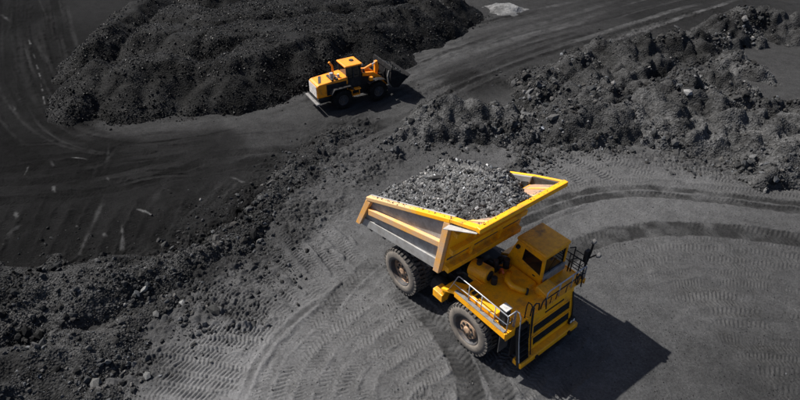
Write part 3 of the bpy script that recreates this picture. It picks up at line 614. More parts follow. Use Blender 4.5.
# hand placed boulders that stand out in the photograph: pixel, size, reflectance, label
BOULD = [(215, 311, .44, .030, 'large dark block lying alone on the grey floor below the berm, biggest loose boulder'), (183, 304, .22, .17, 'round pale stone sitting left of the large dark block'), (145, 290, .24, .15, 'pale stone on the crest of the berm where it bends'),
         (260, 242, .30, .10, 'grey boulder on the upper end of the tyre marked slope, beside the berm'), (165, 246, .28, .035, 'dark boulder lying on the black floor just above the berm'), (157, 315, .24, .09, 'grey stone on the grey floor in front of the berm bend'),
         (318, 151, .30, .03, 'dark boulder at the upper end of the berm near the loader road'), (96, 385, .36, .08, 'grey boulder in the lower left stone cluster, nearest the bottom edge'), (109, 363, .26, .09, 'grey boulder beside the lower left tyre marks'),
         (147, 377, .22, .12, 'pale grey stone on the lower left tyre marks'), (536, 179, .0, .1, '')]
for k, (u, v, rad, g, lab) in enumerate(BOULD):
    if rad <= 0: continue
    x, y = G(u, v); z = float(surf(np.array([x]), np.array([y]))[0]); x, y = G(u, v, z)
    stone_obj(x, y, z + rad * 0.35, rad, (g, g, g * 0.97), lab, None, 400 + k)
POOL.sort(key=lambda q: -q[0])
rest = POOL[285:]
PLACE = ['the rubble mound behind the truck load', 'the coarse rubble mound beyond the truck cab', 'the far row of rubble mounds', 'the broad right edge rubble mounds', 'the long rubble berm', 'the lower left rubble ridge',
         'the strewn rubble below the long berm', 'the floor by the lower left ridge', 'the black floor above the berm', 'the foot of the rubble mounds', 'the tracked floor around the truck', 'the edge of the haul road']
def uv_of(x, y, z):
    c, s_ = math.cos(PITCH), math.sin(PITCH); dz = z - CAM_H; d = y * c - dz * s_; return 400 + FPX * x / d, 200 - FPX * (y * s_ + dz * c) / d
TOP = POOL[:285]
for reg in set(q[6] for q in TOP):
    mem = [(i, q) for i, q in enumerate(TOP) if q[6] == reg]; uu = np.array([uv_of(*q[1:4]) for _, q in mem])
    ru, rv = np.argsort(np.argsort(uu[:, 0])) / len(mem), np.argsort(np.argsort(uu[:, 1])) / len(mem); rs = np.argsort(np.argsort([-q[4] for _, q in mem])) / len(mem)
    for k, (i, q) in enumerate(mem):
        p, x, y, z, rad, tint, _ = q; g = float(tint[0])
        tone = 'pale' if g > 0.07 else 'grey' if g > 0.032 else 'dark' if g > 0.016 else 'black'
        size = 'large' if rs[k] < 0.25 else 'medium' if rs[k] < 0.7 else 'small'
        hor = ['far left', 'left', 'middle', 'right', 'far right'][min(4, int(ru[k] * 5))]; ver = ['upper', 'central', 'lower'][min(2, int(rv[k] * 3))]
        stone_obj(x, y, z, rad, tint, f'{size} {tone} stone, {ver} {hor} of {PLACE[reg]}', RGRP[reg], i)
rp = np.array([q[1:4] for q in rest]); rr_ = np.array([q[4] for q in rest]); rt = np.array([q[5] for q in rest])
rub = link_mesh('loose_stones', lumps_mesh('loose_stones', rp, rr_, rt, np.random.default_rng(301))); rub.data.materials.append(M['lump_stone'])
tag(rub, 'loose smaller stones scattered over the rubble mounds and berms', 'stones', kind='stuff')

# ------------------------------------------------------------------ wheels
def wheel_proto(Rr, wd, rim_r, dish, nlug, mats, parent, name='wheel', holes=8):
    """Outer face at y=0, inner side towards +y; axis through the origin."""
    side, tread, rim_m, ring_m = mats
    k = Rr / 1.35; rt = Rr * 0.945
    ty = MB(); prof = [(0.10 * k, rim_r * 0.97), (0.03 * k, rim_r + 0.02), (0.0, rim_r + 0.13 * k), (0.0, Rr * 0.78), (0.035 * k, Rr * 0.87), (0.10 * k, rt), (wd * 0.5, rt * 1.005), (wd - 0.10 * k, rt), (wd - 0.035 * k, Rr * 0.87), (wd, Rr * 0.78), (wd, rim_r + 0.13 * k), (wd - 0.05, rim_r)]
    ty.lathe_y(prof, 56, mis=[0, 0, 0, 0, 0, 1, 1, 0, 0, 0, 0])
    for s_ in (0, 1):
        for j in range(nlug):
            a0 = 2 * math.pi * (j + 0.5 * s_) / nlug; da = math.pi / nlug * 0.56; sk = 0.05
            ya, yb = (0.05 * k, wd * 0.53) if s_ == 0 else (wd - 0.05 * k, wd * 0.47)
            q = []
            for rr in (rt * 0.97, Rr):
                for yy_, sh in ((ya, 0), (yb, sk)):
                    for e in (-1, 1):
                        an = a0 + e * da + sh; rad = rr if yy_ == yb else (rr if rr > rt else rt * 0.90)
                        q.append((rad * math.cos(an), yy_, rad * math.sin(an)))
            ty.add(q, [(0, 1, 3, 2), (4, 6, 7, 5), (0, 4, 5, 1), (2, 3, 7, 6), (0, 2, 6, 4), (1, 5, 7, 3)], 1)
    rim = MB()
    rim.lathe_y([(0.06 * k, rim_r), (0.05 * k, rim_r * 0.95), (dish * 0.6, rim_r * 0.90), (dish, rim_r * 0.82), (dish, rim_r * 0.66)], 40, mis=[1, 1, 1, 1] if dish < 0.3 else [1, 1, 0, 0])
    rim.lathe_y([(dish, rim_r * 0.66), (dish * 0.55, rim_r * 0.60), (dish * 0.5, rim_r * 0.30), (dish * 0.5, 0.001)], 40, 0)
    ro = rim.build(name, [rim_m, ring_m], parent)
    to = ty.build('tyre', [side, tread], ro)
    for p in to.data.polygons: p.use_smooth = p.index < 56 * 11
    hub = MB(); y0 = dish * 0.5
    hub.lathe_y([(y0 + 0.02, rim_r * 0.26), (y0 - 0.06 * k, rim_r * 0.23), (y0 - 0.08 * k, rim_r * 0.15), (y0 - 0.08 * k, 0.001)], 24, 0)
    hub.build('hub', [rim_m], ro)
    hl = MB()
    for j in range(holes):
        an = 2 * math.pi * j / holes; rc = rim_r * 0.43; hr = rim_r * 0.10; c, s = math.cos(an), math.sin(an)
        hl.tube([(rc * c, y0 - 0.035, rc * s), (rc * c, y0 + 0.05, rc * s)], hr, 10)
    hl.build('hand_hole', ['black'], ro)
    return ro

# ------------------------------------------------------------------ the dump truck
TX, TY, TYAW = 1.986, 22.766, R(-52.1)
truck = empty('dump_truck', (TX, TY, 0.0), TYAW, 'huge yellow mining dump truck with half raised bed heaped with coal', 'truck')
fw = wheel_proto(1.35, 0.74, 0.79, 0.20, 34, ('tyre_side', 'tread', 'rim', 'rim_dark'), truck)
fw.location = (4.97, -2.5, 1.34)
rw = wheel_proto(1.35, 0.74, 0.79, 0.50, 34, ('tyre_side', 'tread', 'rim', 'rim_dark'), truck)
rw.location = (0, -2.6, 1.34)
w2 = dup(fw, truck); w2.location = (4.97, 2.5, 1.34); w2.rotation_euler = (0, 0.4, math.pi)
w3 = dup(rw, truck); w3.location = (0, -1.78, 1.34); w3.rotation_euler = (0, 0.3, 0)
w4 = dup(rw, truck); w4.location = (0, 2.6, 1.34); w4.rotation_euler = (0, 0.9, math.pi)
w5 = dup(rw, truck); w5.location = (0, 1.78, 1.34); w5.rotation_euler = (0, 0.6, math.pi)

ch = MB(); ch.box(-1.9, 6.9, -0.95, -0.6, 1.3, 2.0).box(-1.9, 6.9, 0.6, 0.95, 1.3, 2.0)
for x in (-1.7, 1.2, 2.8, 4.2): ch.box(x, x + 0.3, -0.6, 0.6, 1.35, 1.9)
ch.tube([(0, -1.1, 1.34), (0, 1.1, 1.34)], 0.62, 16); ch.tube([(4.97, -1.8, 1.34), (4.97, 1.8, 1.34)], 0.3, 12)
ch.box(5.0, 6.9, -0.6, 0.6, 0.95, 2.6)
ch.build('chassis', 'dark_metal', truck, 0.03)
for sy in (-1, 1):
    hc = MB(); hc.tube([(2.0, sy * 0.78, 1.5), (1.55, sy * 0.78, 3.0)], 0.21, 14); hc.build('hoist_cylinder', 'dark_metal', truck)
    rd = MB(); rd.tube([(1.55, sy * 0.78, 2.95), (1.32, sy * 0.78, 3.75)], 0.14, 12); rd.build('piston_rod', 'silver', truck)
    sp = MB(); sp.tube([(4.9, sy * 1.45, 1.6), (4.75, sy * 1.4, 2.7)], 0.2, 12); sp.build('front_suspension', 'dark_metal', truck)
tk = MB(); tk.box(1.9, 3.5, 0.95 + 0.05, 2.2, 1.0, 2.0); tk.build('fuel_tank', 'dark_metal', truck, 0.12)
tk = MB(); tk.tube([(1.8, -1.55, 1.55), (3.1, -1.55, 1.55)], 0.42, 18); tk.build('hydraulic_tank', 'dark_metal', truck)

# bed
T, P_, Q, B_, RF = (-2.62, 4.80), (3.62, 7.28), (3.02, 3.77), (-3.73, 2.44), (5.37, 7.84)
HW = 2.70
bed = MB()
def lerp2(a_, b_, f): return (a_[0] + (b_[0] - a_[0]) * f, a_[1] + (b_[1] - a_[1]) * f)
for sy in (-1, 1):
    bed.prism([B_, Q, P_, T], sy * 2.46, sy * 2.34)
bedo = bed.build('bed', ['grey_plate'], truck)
for sy in (-1, 1):
    li = MB(); li.prism([(B_[0] + 0.2, B_[1] + 0.1), (Q[0] - 0.05, Q[1] + 0.1), (P_[0] - 0.1, P_[1] - 0.3), (T[0] + 0.1, T[1] - 0.3)], sy * 2.335, sy * 2.31); li.build('side_liner', 'bed_dark', bedo)
fl = MB(); nrm = Vector((-(Q[1] - B_[1]), 0, Q[0] - B_[0])).normalized() * 0.14
fl.prism([(B_[0], B_[1] + 0.02), (Q[0], Q[1] + 0.02), (Q[0] + nrm.x * -1, Q[1] - nrm.z + 0.02), (B_[0] - nrm.x, B_[1] - nrm.z + 0.02)], -2.34, 2.34)
for f in (0.12, 0.3, 0.48, 0.66, 0.84):
    c = lerp2(B_, Q, f); fl.bar((c[0], -2.3, c[1] - 0.30), (c[0], 2.3, c[1] - 0.30), 0.22, 0.34)
for sy in (-0.8, 0.8): fl.bar((B_[0] + 1.2, sy, B_[1] - 0.05), (Q[0] - 0.3, sy, Q[1] - 0.42), 0.25, 0.5)
fl.build('bed_floor', 'bed_dark', bedo, 0.015)
fwl = MB(); fwl.prism([(Q[0], Q[1]), (Q[0] + 0.12, Q[1]), (P_[0] + 0.10, P_[1] - 0.42), (P_[0] - 0.02, P_[1] - 0.42)], -2.46, 2.46)
fwl.build('front_wall', 'yellow', bedo, 0.01)
for f, th in ((0.06, 0.34), (0.40, 0.30), (0.72, 0.26)):
    c = lerp2(Q, P_, f); rb = MB(); rb.bar((c[0] + 0.27, -2.44, c[1] + 0.05), (c[0] + 0.27, 2.44, c[1] + 0.05), 0.32, th, (0.15, 0, 1)); rb.build('front_rib', 'yellow', bedo, 0.02)
for f in (0.23, 0.56):
    c = lerp2(Q, P_, f); rb = MB(); rb.bar((c[0] + 0.135, -2.40, c[1]), (c[0] + 0.135, 2.40, c[1]), 0.02, 0.12, (0.15, 0, 1)); rb.build('rib_shadow_strip', 'bed_dark', bedo)  # thin dark bars stand in for the shadow under the front ribs
for y in (-0.95, 0.95):
    rb = MB(); a_, b_ = lerp2(Q, P_, 0.05), lerp2(Q, P_, 0.85); rb.bar((a_[0] + 0.20, y, a_[1]), (b_[0] + 0.20, y, b_[1]), 0.18, 0.16, (1, 0, 0)); rb.build('front_stiffener', 'yellow', bedo, 0.02)
cn = MB(); cn.prism([(P_[0] - 0.05, P_[1] - 0.50), (P_[0] + 0.02, P_[1] - 0.42), (RF[0] - 0.12, RF[1] - 0.14), (RF[0] - 0.10, RF[1] - 0.26), (P_[0] + 0.1, P_[1] - 0.58)], -2.5, 2.5)
cn.build('canopy', 'worn_floor', bedo, 0.01)
for y in (-1.9, -1.0, 0, 1.0, 1.9):
    cr = MB(); cr.bar((P_[0] + 0.2, y, P_[1] - 0.34), (RF[0] - 0.2, y, RF[1] - 0.13), 0.16, 0.06); cr.build('canopy_strip', 'yellow_dusty', bedo)
for sy in (-1, 1):
    ck = MB(); ck.prism([(P_[0] - 0.1, P_[1] - 0.5), (RF[0] - 0.1, RF[1] - 0.26), (RF[0] - 0.1, RF[1] - 0.06), (P_[0], P_[1] - 0.02)], sy * 2.54, sy * 2.44); ck.build('canopy_cheek', 'bed_dark', bedo)
# rims and ribs
for sy in (-1, 1):
    y0, y1 = sy * HW, sy * (2.40 if sy < 0 else 2.55)
    r_ = MB(); a_, b_ = T, P_
    r_.hexa([(a_[0], min(y0, y1), a_[1] - 0.24), (b_[0], min(y0, y1), b_[1] - 0.24), (b_[0], max(y0, y1), b_[1] - 0.24), (a_[0], max(y0, y1), a_[1] - 0.24), (a_[0], min(y0, y1), a_[1]), (b_[0], min(y0, y1), b_[1]), (b_[0], max(y0, y1), b_[1]), (a_[0], max(y0, y1), a_[1])])
    r_.build('side_rail', 'yellow_rail', bedo, 0.03)
    r_ = MB(); a_, b_ = P_, (RF[0] - 0.2, RF[1] - 0.03)
    r_.hexa([(a_[0], min(y0, y1), a_[1] - 0.2), (b_[0], min(y0, y1), b_[1] - 0.2), (b_[0], max(y0, y1), b_[1] - 0.2), (a_[0], max(y0, y1), a_[1] - 0.2), (a_[0], min(y0, y1), a_[1]), (b_[0], min(y0, y1), b_[1]), (b_[0], max(y0, y1), b_[1]), (a_[0], max(y0, y1), a_[1])])
    r_.build('canopy_rail', 'yellow', bedo, 0.03)
    yo, yi = sy * 2.70, sy * 2.465
    po = MB(); po.prism([(Q[0] - 0.32, Q[1] - 0.12), (Q[0] + 0.06, Q[1] - 0.06), (P_[0] + 0.02, P_[1] - 0.25), (P_[0] - 0.36, P_[1] - 0.36)], yo, yi); po.build('front_post', 'yellow_dusty' if sy < 0 else 'yellow', bedo, 0.025)
    te = MB(); te.prism([(B_[0] - 0.05, B_[1] - 0.05), (B_[0] + 0.34, B_[1] + 0.02), (T[0] + 0.34, T[1] - 0.20), (T[0] - 0.06, T[1] - 0.22)], yo * 0.995, yi); te.build('tail_post', 'yellow_dusty', bedo, 0.025)
    rbp = MB(); rbp.prism([(-2.52, 3.66), (3.18, 5.32), (3.20, 5.66), (-2.50, 4.06)], yo * 0.993, yi); rbp.build('side_rib', 'yellow_dusty', bedo, 0.03)
    lb = MB(); lb.prism([(B_[0] + 0.38, B_[1] + 0.02), (Q[0] - 0.34, Q[1] - 0.10), (Q[0] - 0.22, Q[1] + 0.55), (B_[0] + 0.66, B_[1] + 0.62)], sy * 2.56, yi); lb.build('lower_band', 'grey_plate', bedo, 0.015)
    sg = MB(); sg.hexa([(P_[0] - 0.05, sy * 2.60, P_[1] - 0.36), (RF[0] - 0.15, sy * 2.60, RF[1] - 0.28), (RF[0] - 0.15, sy * 2.62, RF[1] - 0.24), (P_[0] - 0.05, sy * 2.62, P_[1] - 0.32), (P_[0] - 0.05, sy * 3.02, P_[1] - 0.42), (RF[0] - 0.15, sy * 2.74, RF[1] - 0.30), (RF[0] - 0.15, sy * 2.74, RF[1] - 0.27), (P_[0] - 0.05, sy * 3.02, P_[1] - 0.39)])
    sg.build('spill_guard', 'grey_plate', bedo)
fr = MB(); fr.box(RF[0] - 0.26, RF[0], -HW, HW, RF[1] - 0.26, RF[1]); fr.build('front_rail', 'yellow', bedo, 0.04)

# coal load
def canopy_z(x): return P_[1] - 0.42 + (x - P_[0]) * (RF[1] - 0.14 - P_[1] + 0.42) / (RF[0] - 0.12 - P_[0])
def load_h(x, y):
    rim = 4.80 + (x + 2.62) * 0.397; rim = np.minimum(rim, 7.22 + (x - 3.6) * 0.20)
    d = np.hypot((x - 2.05 + 0.15 * np.sin(2 * y)) * 0.74, (y - 0.75))
    cone = 8.55 - 0.64 * (np.sqrt(d * d + 0.5) - 0.7) + 0.13 * (x - 1.75)
    e2 = np.minimum(2.42 - np.abs(y), (x + 3.0) * 0.7)
    lip = rim - 0.32 + np.clip(e2, 0, 9) * np.where(y > 0, 0.80, 0.62)
    fr_ = np.clip((x - 3.3) / 1.9, 0, 1); lip = lip - 0.30 * fr_
    far = np.clip((y + 0.4) / 2.6, 0, 1) * np.clip((x - 3.1) / 1.4, 0, 1); lip = lip - 1.3 * far
    k = 0.18; h = -k * np.log(np.exp(-cone / k) + np.exp(-lip / k))
    return h + 0.20 * fbm(x, y, 0.9, 4, 5, 0.6)
load = empty('coal_load', (TX, TY, 0), TYAW, 'heaped load of broken coal filling the raised truck bed', 'coal load')
xs = np.arange(-2.75, 5.16, 0.07); yy_ = np.arange(-2.40, 2.401, 0.07); X_, Y_ = np.meshgrid(xs, yy_); Z_ = load_h(X_, Y_)
Z_[0, :] -= 0.5; Z_[-1, :] -= 0.5; Z_[:, 0] -= 1.2; Z_[:, -1] -= 0.3
Z_ = np.where(X_ > 3.35, np.maximum(Z_, canopy_z(X_) - 0.03), Z_)
ix = np.arange(X_.size).reshape(X_.shape); q = np.stack([ix[:-1, :-1], ix[:-1, 1:], ix[1:, 1:], ix[1:, :-1]], 2).reshape(-1)
hm = link_mesh('heaped_coal', np_mesh('heaped_coal', np.stack([X_, Y_, Z_], 2).reshape(-1, 3), q, 4, True), load); hm.data.materials.append(M['load_surface'])
r = np.random.default_rng(77); n = 16000; x, y = r.uniform(-2.6, 5.1, n), r.uniform(-2.34, 2.34, n); z = load_h(x, y); kk = (x < 3.35) | (z > canopy_z(x) + 0.02); x, y, z = x[kk], y[kk], z[kk]; n = len(x); rad = plaw(n, 0.018, 0.12, 2.1, r)
rad = np.where((np.abs(y) > 2.2), np.minimum(rad, 0.06), rad)
lo = link_mesh('coal_lumps', lumps_mesh('coal_lumps', np.stack([x, y, z + rad * 0.2], 1), rad, greys(n, 0.115, 0.75, 0.05, r), r, 0.07), load); lo.data.materials.append(M['lump_stone']); lo['kind'] = 'stuff'
n = 420; q_ = r.random(n); x = np.where(q_ < 0.6, r.uniform(-2.4, 5.2, n), r.uniform(4.6, 5.3, n)); y = np.where(q_ < 0.6, -2.56 + 0.10 * r.normal(size=n), r.uniform(-2.6, 2.4, n)); rad = plaw(n, 0.012, 0.05, 2.3, r)
zr_ = np.where(x < P_[0], 4.80 + (x + 2.62) * 0.3974, P_[1] + (x - P_[0]) * (RF[1] - P_[1]) / (RF[0] - P_[0])); zr_ = np.where((x > 5.12), RF[1], np.where((q_ >= 0.6), canopy_z(x) + 0.02, zr_)); kk = (np.abs(y + 2.55) < 0.13) | (q_ >= 0.6)
sg_ = link_mesh('spilled_grains', lumps_mesh('spilled_grains', np.stack([x, y, zr_ + rad * 0.3], 1)[kk], rad[kk], greys(int(kk.sum()), 0.06, 0.5, 0.0, r), r), load); sg_.data.materials.append(M['lump_stone']); sg_['kind'] = 'stuff'
for i in range(34):
    x, y = r.uniform(-1.6, 4.2), r.uniform(-2.0, 1.6); z = float(load_h(np.array([x]), np.array([y]))[0]); rad = r.uniform(0.09, 0.19); g = float(greys(1, 0.13, 0.5, 0.06, r)[0, 0])
    v = VI[0][i % 14]; vv = (rots(1, r)[0] @ v.T).T * rad
    me = np_mesh('coal_lump', vv, VI[1].ravel(), 3, False, ('tint', np.full((len(vv), 3), g))); me.materials.append(M['lump_stone']); link_mesh('coal_lump', me, load, (x, y, z + rad * 0.3))
zz = float(load_h(np.array([0.55]), np.array([-0.7]))[0]); vv = VI[0][3] * np.array([0.50, 0.17, 0.16])
me = np_mesh('coal_slab', vv, VI[1].ravel(), 3, False, ('tint', np.full((len(vv), 3), 0.025))); me.materials.append(M['lump_stone'])
so = link_mesh('coal_slab', me, load, (0.55, -0.7, zz + 0.05)); so.rotation_euler = (0.1, -0.3, 0.8); so['label'] = 'long dark slab of coal lying across the heap'

# deck, front, fenders
dk = MB(); dk.box(3.9, 7.08, -2.30, 3.10, 2.86, 2.95); dk.build('deck', 'yellow', truck, 0.015)
for q in ((3.9, 7.10, -2.36, -2.30, 2.66, 2.99), (3.9, 7.10, 3.10, 3.16, 2.66, 2.99), (7.08, 7.13, -2.30, -1.72, 2.52, 2.99)):
    sk = MB(); sk.box(*q); sk.build('deck_skirt', 'yellow', truck, 0.01)
fd = MB(); fd.hexa([(3.0, -2.36, 2.34), (3.9, -2.36, 2.80), (3.9, -1.55, 2.80), (3.0, -1.55, 2.34), (3.0, -2.36, 2.50), (3.9, -2.36, 2.96), (3.9, -1.55, 2.96), (3.0, -1.55, 2.50)]); fd.build('fender', 'yellow', truck, 0.02)
fd = MB(); fd.hexa([(3.0, 1.75, 2.34), (3.9, 1.75, 2.80), (3.9, 3.1, 2.80), (3.0, 3.1, 2.34), (3.0, 1.75, 2.50), (3.9, 1.75, 2.96), (3.9, 3.1, 2.96), (3.0, 3.1, 2.50)]); fd.build('fender', 'yellow', truck, 0.02)
stp = MB(); stp.box(2.42, 3.1, -2.36, -1.75, 1.55, 2.02); stp.build('step_box', 'yellow', truck, 0.03)
se = MB(); se.box(2.40, 2.419, -2.30, -1.8, 1.6, 1.98); se.build('step_box_end', 'pale_grey', truck)
br = MB(); br.hexa([(2.9, -2.3, 1.98), (3.1, -2.3, 1.98), (3.1, -1.8, 1.98), (2.9, -1.8, 1.98), (3.02, -2.3, 2.36), (3.3, -2.3, 2.5), (3.3, -1.8, 2.5), (3.02, -1.8, 2.36)]); br.build('fender_bracket', 'yellow', truck, 0.02)
fb = MB(); fb.prism([(6.5, 0.95), (7.42, 0.95), (7.14, 3.02), (6.5, 3.02)], -0.95, 2.25); fbo = fb.build('front_body', 'yellow', truck, 0.03)
def on_front(z): return 7.42 + (7.14 - 7.42) * (z - 0.95) / 2.07
for z0, z1 in ((1.95, 2.42), (1.25, 1.72)):
    gs = MB(); gs.hexa([(on_front(z0) - 0.1, -0.62, z0), (on_front(z0) + 0.012, -0.62, z0), (on_front(z0) + 0.012, 1.95, z0), (on_front(z0) - 0.1, 1.95, z0), (on_front(z1) - 0.1, -0.62, z1), (on_front(z1) + 0.012, -0.62, z1), (on_front(z1) + 0.012, 1.95, z1), (on_front(z1) - 0.1, 1.95, z1)])
    go = gs.build('grille_opening', 'black', fbo)
    lv = MB()
    for k in range(4):
        z = z0 + (k + 0.5) * (z1 - z0) / 4; lv.bar((on_front(z) + 0.02, -0.60, z), (on_front(z) + 0.02, 1.93, z), 0.03, 0.035)
    lv.build('louvre', 'dark_metal', go)
    fm = MB()
    for (ya, yb, za, zb) in ((-0.70, -0.62, z0 - 0.06, z1 + 0.06), (1.95, 2.03, z0 - 0.06, z1 + 0.06), (-0.62, 1.95, z0 - 0.06, z0), (-0.62, 1.95, z1, z1 + 0.06)):
        fm.hexa([(on_front(za) - 0.03, ya, za), (on_front(za) + 0.05, ya, za), (on_front(za) + 0.05, yb, za), (on_front(za) - 0.03, yb, za), (on_front(zb) - 0.03, ya, zb), (on_front(zb) + 0.05, ya, zb), (on_front(zb) + 0.05, yb, zb), (on_front(zb) - 0.03, yb, zb)])
    fm.build('grille_frame', 'yellow', fbo)
sl_ = MB(); sl_.bar((on_front(2.72) + 0.01, 0.2, 2.72), (on_front(2.72) + 0.01, 1.5, 2.72), 0.03, 0.07); sl_.build('name_strip', 'black', fbo)
bu = MB(); bu.box(7.20, 7.72, -1.65, 2.42, 0.62, 0.94); bu.build('bumper', 'yellow', truck, 0.05)
for y in (-0.6, 1.7):
    tw = MB(); tw.tube([(7.70, y, 0.78), (7.84, y, 0.78)], 0.10, 12); tw.build('tow_hook', 'dark_metal', truck)
for y in (2.10,):
    hl = MB(); hl.box(7.44, 7.56, y - 0.2, y + 0.2, 1.0, 1.32); ho = hl.build('headlight', 'dark_metal', truck, 0.02)
    for q in (-0.1, 0.1):
        le = MB(); le.tube([(7.55, y + q, 1.16), (7.575, y + q, 1.16)], 0.08, 12); le.build('lens', 'lamp', ho)
hb = MB(); hb.hexa([(6.15, 0.55, 2.96), (7.0, 0.55, 2.96), (7.0, 1.5, 2.96), (6.15, 1.5, 2.96), (6.2, 0.60, 3.34), (6.92, 0.60, 3.22), (6.92, 1.45, 3.22), (6.2, 1.45, 3.34)]); hb.build('radiator_cap_box', 'yellow', truck, 0.04)
# boarding ladder
la = MB()
for y in (-1.66, -1.02): la.bar((7.55, y, 0.66), (7.16, y, 2.95), 0.05, 0.14, (1, 0, 0))
lao = la.build('ladder', 'black', truck)
for k in range(7):
    z = 0.95 + k * 0.31; x = 7.55 - (z - 0.66) * 0.17; s_ = MB(); s_.box(x - 0.16, x + 0.12, -1.63, -1.05, z, z + 0.05); s_.build('step', 'dark_metal', lao)
bk = MB(); bk.box(6.98, 7.02, -1.7, -0.96, 0.95, 2.85); bk.build('ladder_backing', 'black', lao)
for y in (-1.72, -0.96):
    gr = MB(); gr.tube([(7.62, y, 1.1), (7.42, y, 2.3), (7.34, y, 3.0), (7.30, y, 3.75), (7.18, y, 3.98), (7.0, y, 3.98), (6.95, y, 3.7), (6.95, y, 2.95)], 0.028, 8); gr.build('grab_rail', 'dark_metal' if y > -1.5 else 'silver', lao)
mf = MB(); mf.box(6.80, 6.84, -2.32, -1.72, 1.50, 2.62); mf.build('mudflap', 'bed_dark', truck)
mf = MB(); mf.box(6.62, 6.66, 2.40, 3.10, 1.55, 2.86); mf.build('mudflap', 'black', truck)
# handrails
def rail(pts, mids, matn, r=0.028, name='handrail'):
    h_ = MB(); h_.tube(pts, r, 8)
    for seg in mids: h_.tube(seg, r * 0.85, 6)
    return h_.build(name, matn, truck, smooth=True)
yR = -2.24
rail([(3.42, yR, 2.66), (3.95, yR, 3.92), (4.05, yR, 3.98), (6.98, yR, 3.98), (7.05, yR, 3.90), (7.05, yR, 2.95)], [[(3.70, yR, 3.30), (7.05, yR, 3.46)]] + [[(x, yR, 2.95), (x, yR, 3.97)] for x in (4.7, 5.5, 6.3)], 'silver')
rail([(7.02, yR, 3.97), (7.02, -1.78, 3.97), (7.02, -1.72, 3.9), (7.02, -1.72, 2.95)], [[(7.02, yR, 3.46), (7.02, -1.72, 3.46)]], 'silver')
te_ = MB(); te_.box(3.9, 7.0, -2.36, -2.18, 2.993, 3.03); te_.build('walkway_edge', 'silver_dull', truck)
rail([(7.06, -0.72, 2.95), (7.06, -0.70, 3.45), (7.06, -0.45, 3.62), (7.06, -0.2, 3.45), (7.06, -0.15, 2.95)], [], 'black', 0.035)
rail([(7.30, -0.74, 2.1), (7.22, -0.72, 2.9), (7.18, -0.70, 3.3), (7.10, -0.60, 3.5)], [], 'black', 0.03)
rail([(7.06, -0.05, 2.95), (7.08, -0.02, 3.40), (7.08, 0.18, 3.56), (7.1, 0.24, 3.3), (7.16, 0.24, 2.9)], [], 'black', 0.033)
rail([(7.06, 2.5, 2.95), (7.08, 2.5, 3.6), (7.1, 2.75, 3.7), (7.12, 2.8, 3.2), (7.14, 2.8, 2.7)], [], 'black', 0.033)
rail([(7.04, 0.3, 2.95), (7.04, 0.32, 3.72), (7.04, 0.45, 3.82), (7.04, 3.0, 3.82), (7.04, 3.08, 3.74), (7.04, 3.08, 2.95)], [[(7.04, y, 2.95), (7.04, y, 3.82)] for y in (1.2, 2.1)], 'silver', 0.035)
rail([(7.04, 0.34, 3.38), (7.04, 3.08, 3.38)], [], 'black', 0.03)
rail([(7.04, 3.06, 3.92), (5.2, 3.06, 3.92), (4.3, 3.06, 3.92), (4.3, 3.06, 2.95)], [[(x, 3.06, 2.95), (x, 3.06, 3.92)] for x in (5.2, 6.1)] + [[(4.3, 3.06, 3.45), (7.04, 3.06, 3.45)]], 'dark_metal')
for y in (0.55, 0.95, 1.65, 2.55):
    rail([(7.10, y, 2.95), (7.12, y, 3.42)], [], 'black', 0.022, 'rail_post')
rail([(7.20, -0.86, 1.2), (7.28, -0.86, 1.9), (7.20, -0.86, 2.7)], [], 'dark_metal', 0.03, 'front_hose'); rail([(7.44, 2.16, 1.3), (7.34, 2.18, 2.0), (7.2, 2.16, 2.8)], [], 'black', 0.04, 'front_hose')
rail([(6.2, 2.9, 2.95), (6.25, 2.95, 3.7), (6.5, 3.0, 3.95)], [], 'black', 0.03, 'front_hose')
# deck fittings
bx = MB(); bx.box(6.45, 6.80, -2.12, -1.80, 3.02, 3.98); bxo = bx.build('battery_box', 'black', truck, 0.02); bt = MB(); bt.box(6.42, 6.83, -2.15, -1.77, 3.983, 4.04); bt.build('box_lid', 'pale_grey', bxo, 0.01)
db = MB(); db.box(4.15, 6.2, -2.08, -1.62, 2.96, 3.22); dbo = db.build('deck_locker', 'yellow', truck, 0.03)
for k in range(3):
    vn = MB(); vn.box(4.3 + 0.28 * k, 4.48 + 0.28 * k, -1.98, -1.74, 3.222, 3.236); vn.build('vent_slot', 'black', dbo)
en = MB(); en.box(3.0, 4.6, -0.9, 0.9, 1.9, 2.75); eno = en.build('engine', 'dark_metal', truck, 0.05)
for k, (p0, p1, rr) in enumerate([((3.2, -0.5, 2.75), (3.2, 0.6, 2.95), 0.16), ((2.7, 0.2, 2.6), (3.9, 0.5, 2.9), 0.11), ((3.5, 0.9, 2.6), (3.9, 0.9, 3.2), 0.14), ((3.6, 0.25, 2.7), (4.3, 0.35, 3.1), 0.13), ((2.6, -0.9, 2.3), (3.6, -0.9, 2.8), 0.09)]):
    hs = MB(); hs.tube([p0, tuple((p0[i] + p1[i]) / 2 + (0.18 if i == 2 else 0) for i in range(3)), p1], rr, 10); hs.build('engine_pipe', 'black', eno, smooth=True)
hs = MB(); hs.tube([(4.30, 0.22, 2.95), (4.34, 0.20, 3.25), (4.5, 0.12, 3.42), (4.7, 0.0, 3.35)], 0.06, 8); hs.build('red_hose', 'red_hose', truck, smooth=True)
ac = MB(); ac.tube([(3.35, -0.75, 3.28), (4.35, -0.55, 3.28)], 0.42, 24); aco = ac.build('air_cleaner', 'yellow', truck, 0.04); ae = MB(); ae.tube([(4.35, -0.55, 3.28), (4.40, -0.54, 3.28)], 0.26, 20); ae.build('filter_cap', 'dark_metal', aco)
ab = MB(); ab.box(3.4, 4.3, -1.0, -0.3, 2.76, 3.0); ab.build('filter_cradle', 'yellow', aco, 0.02)
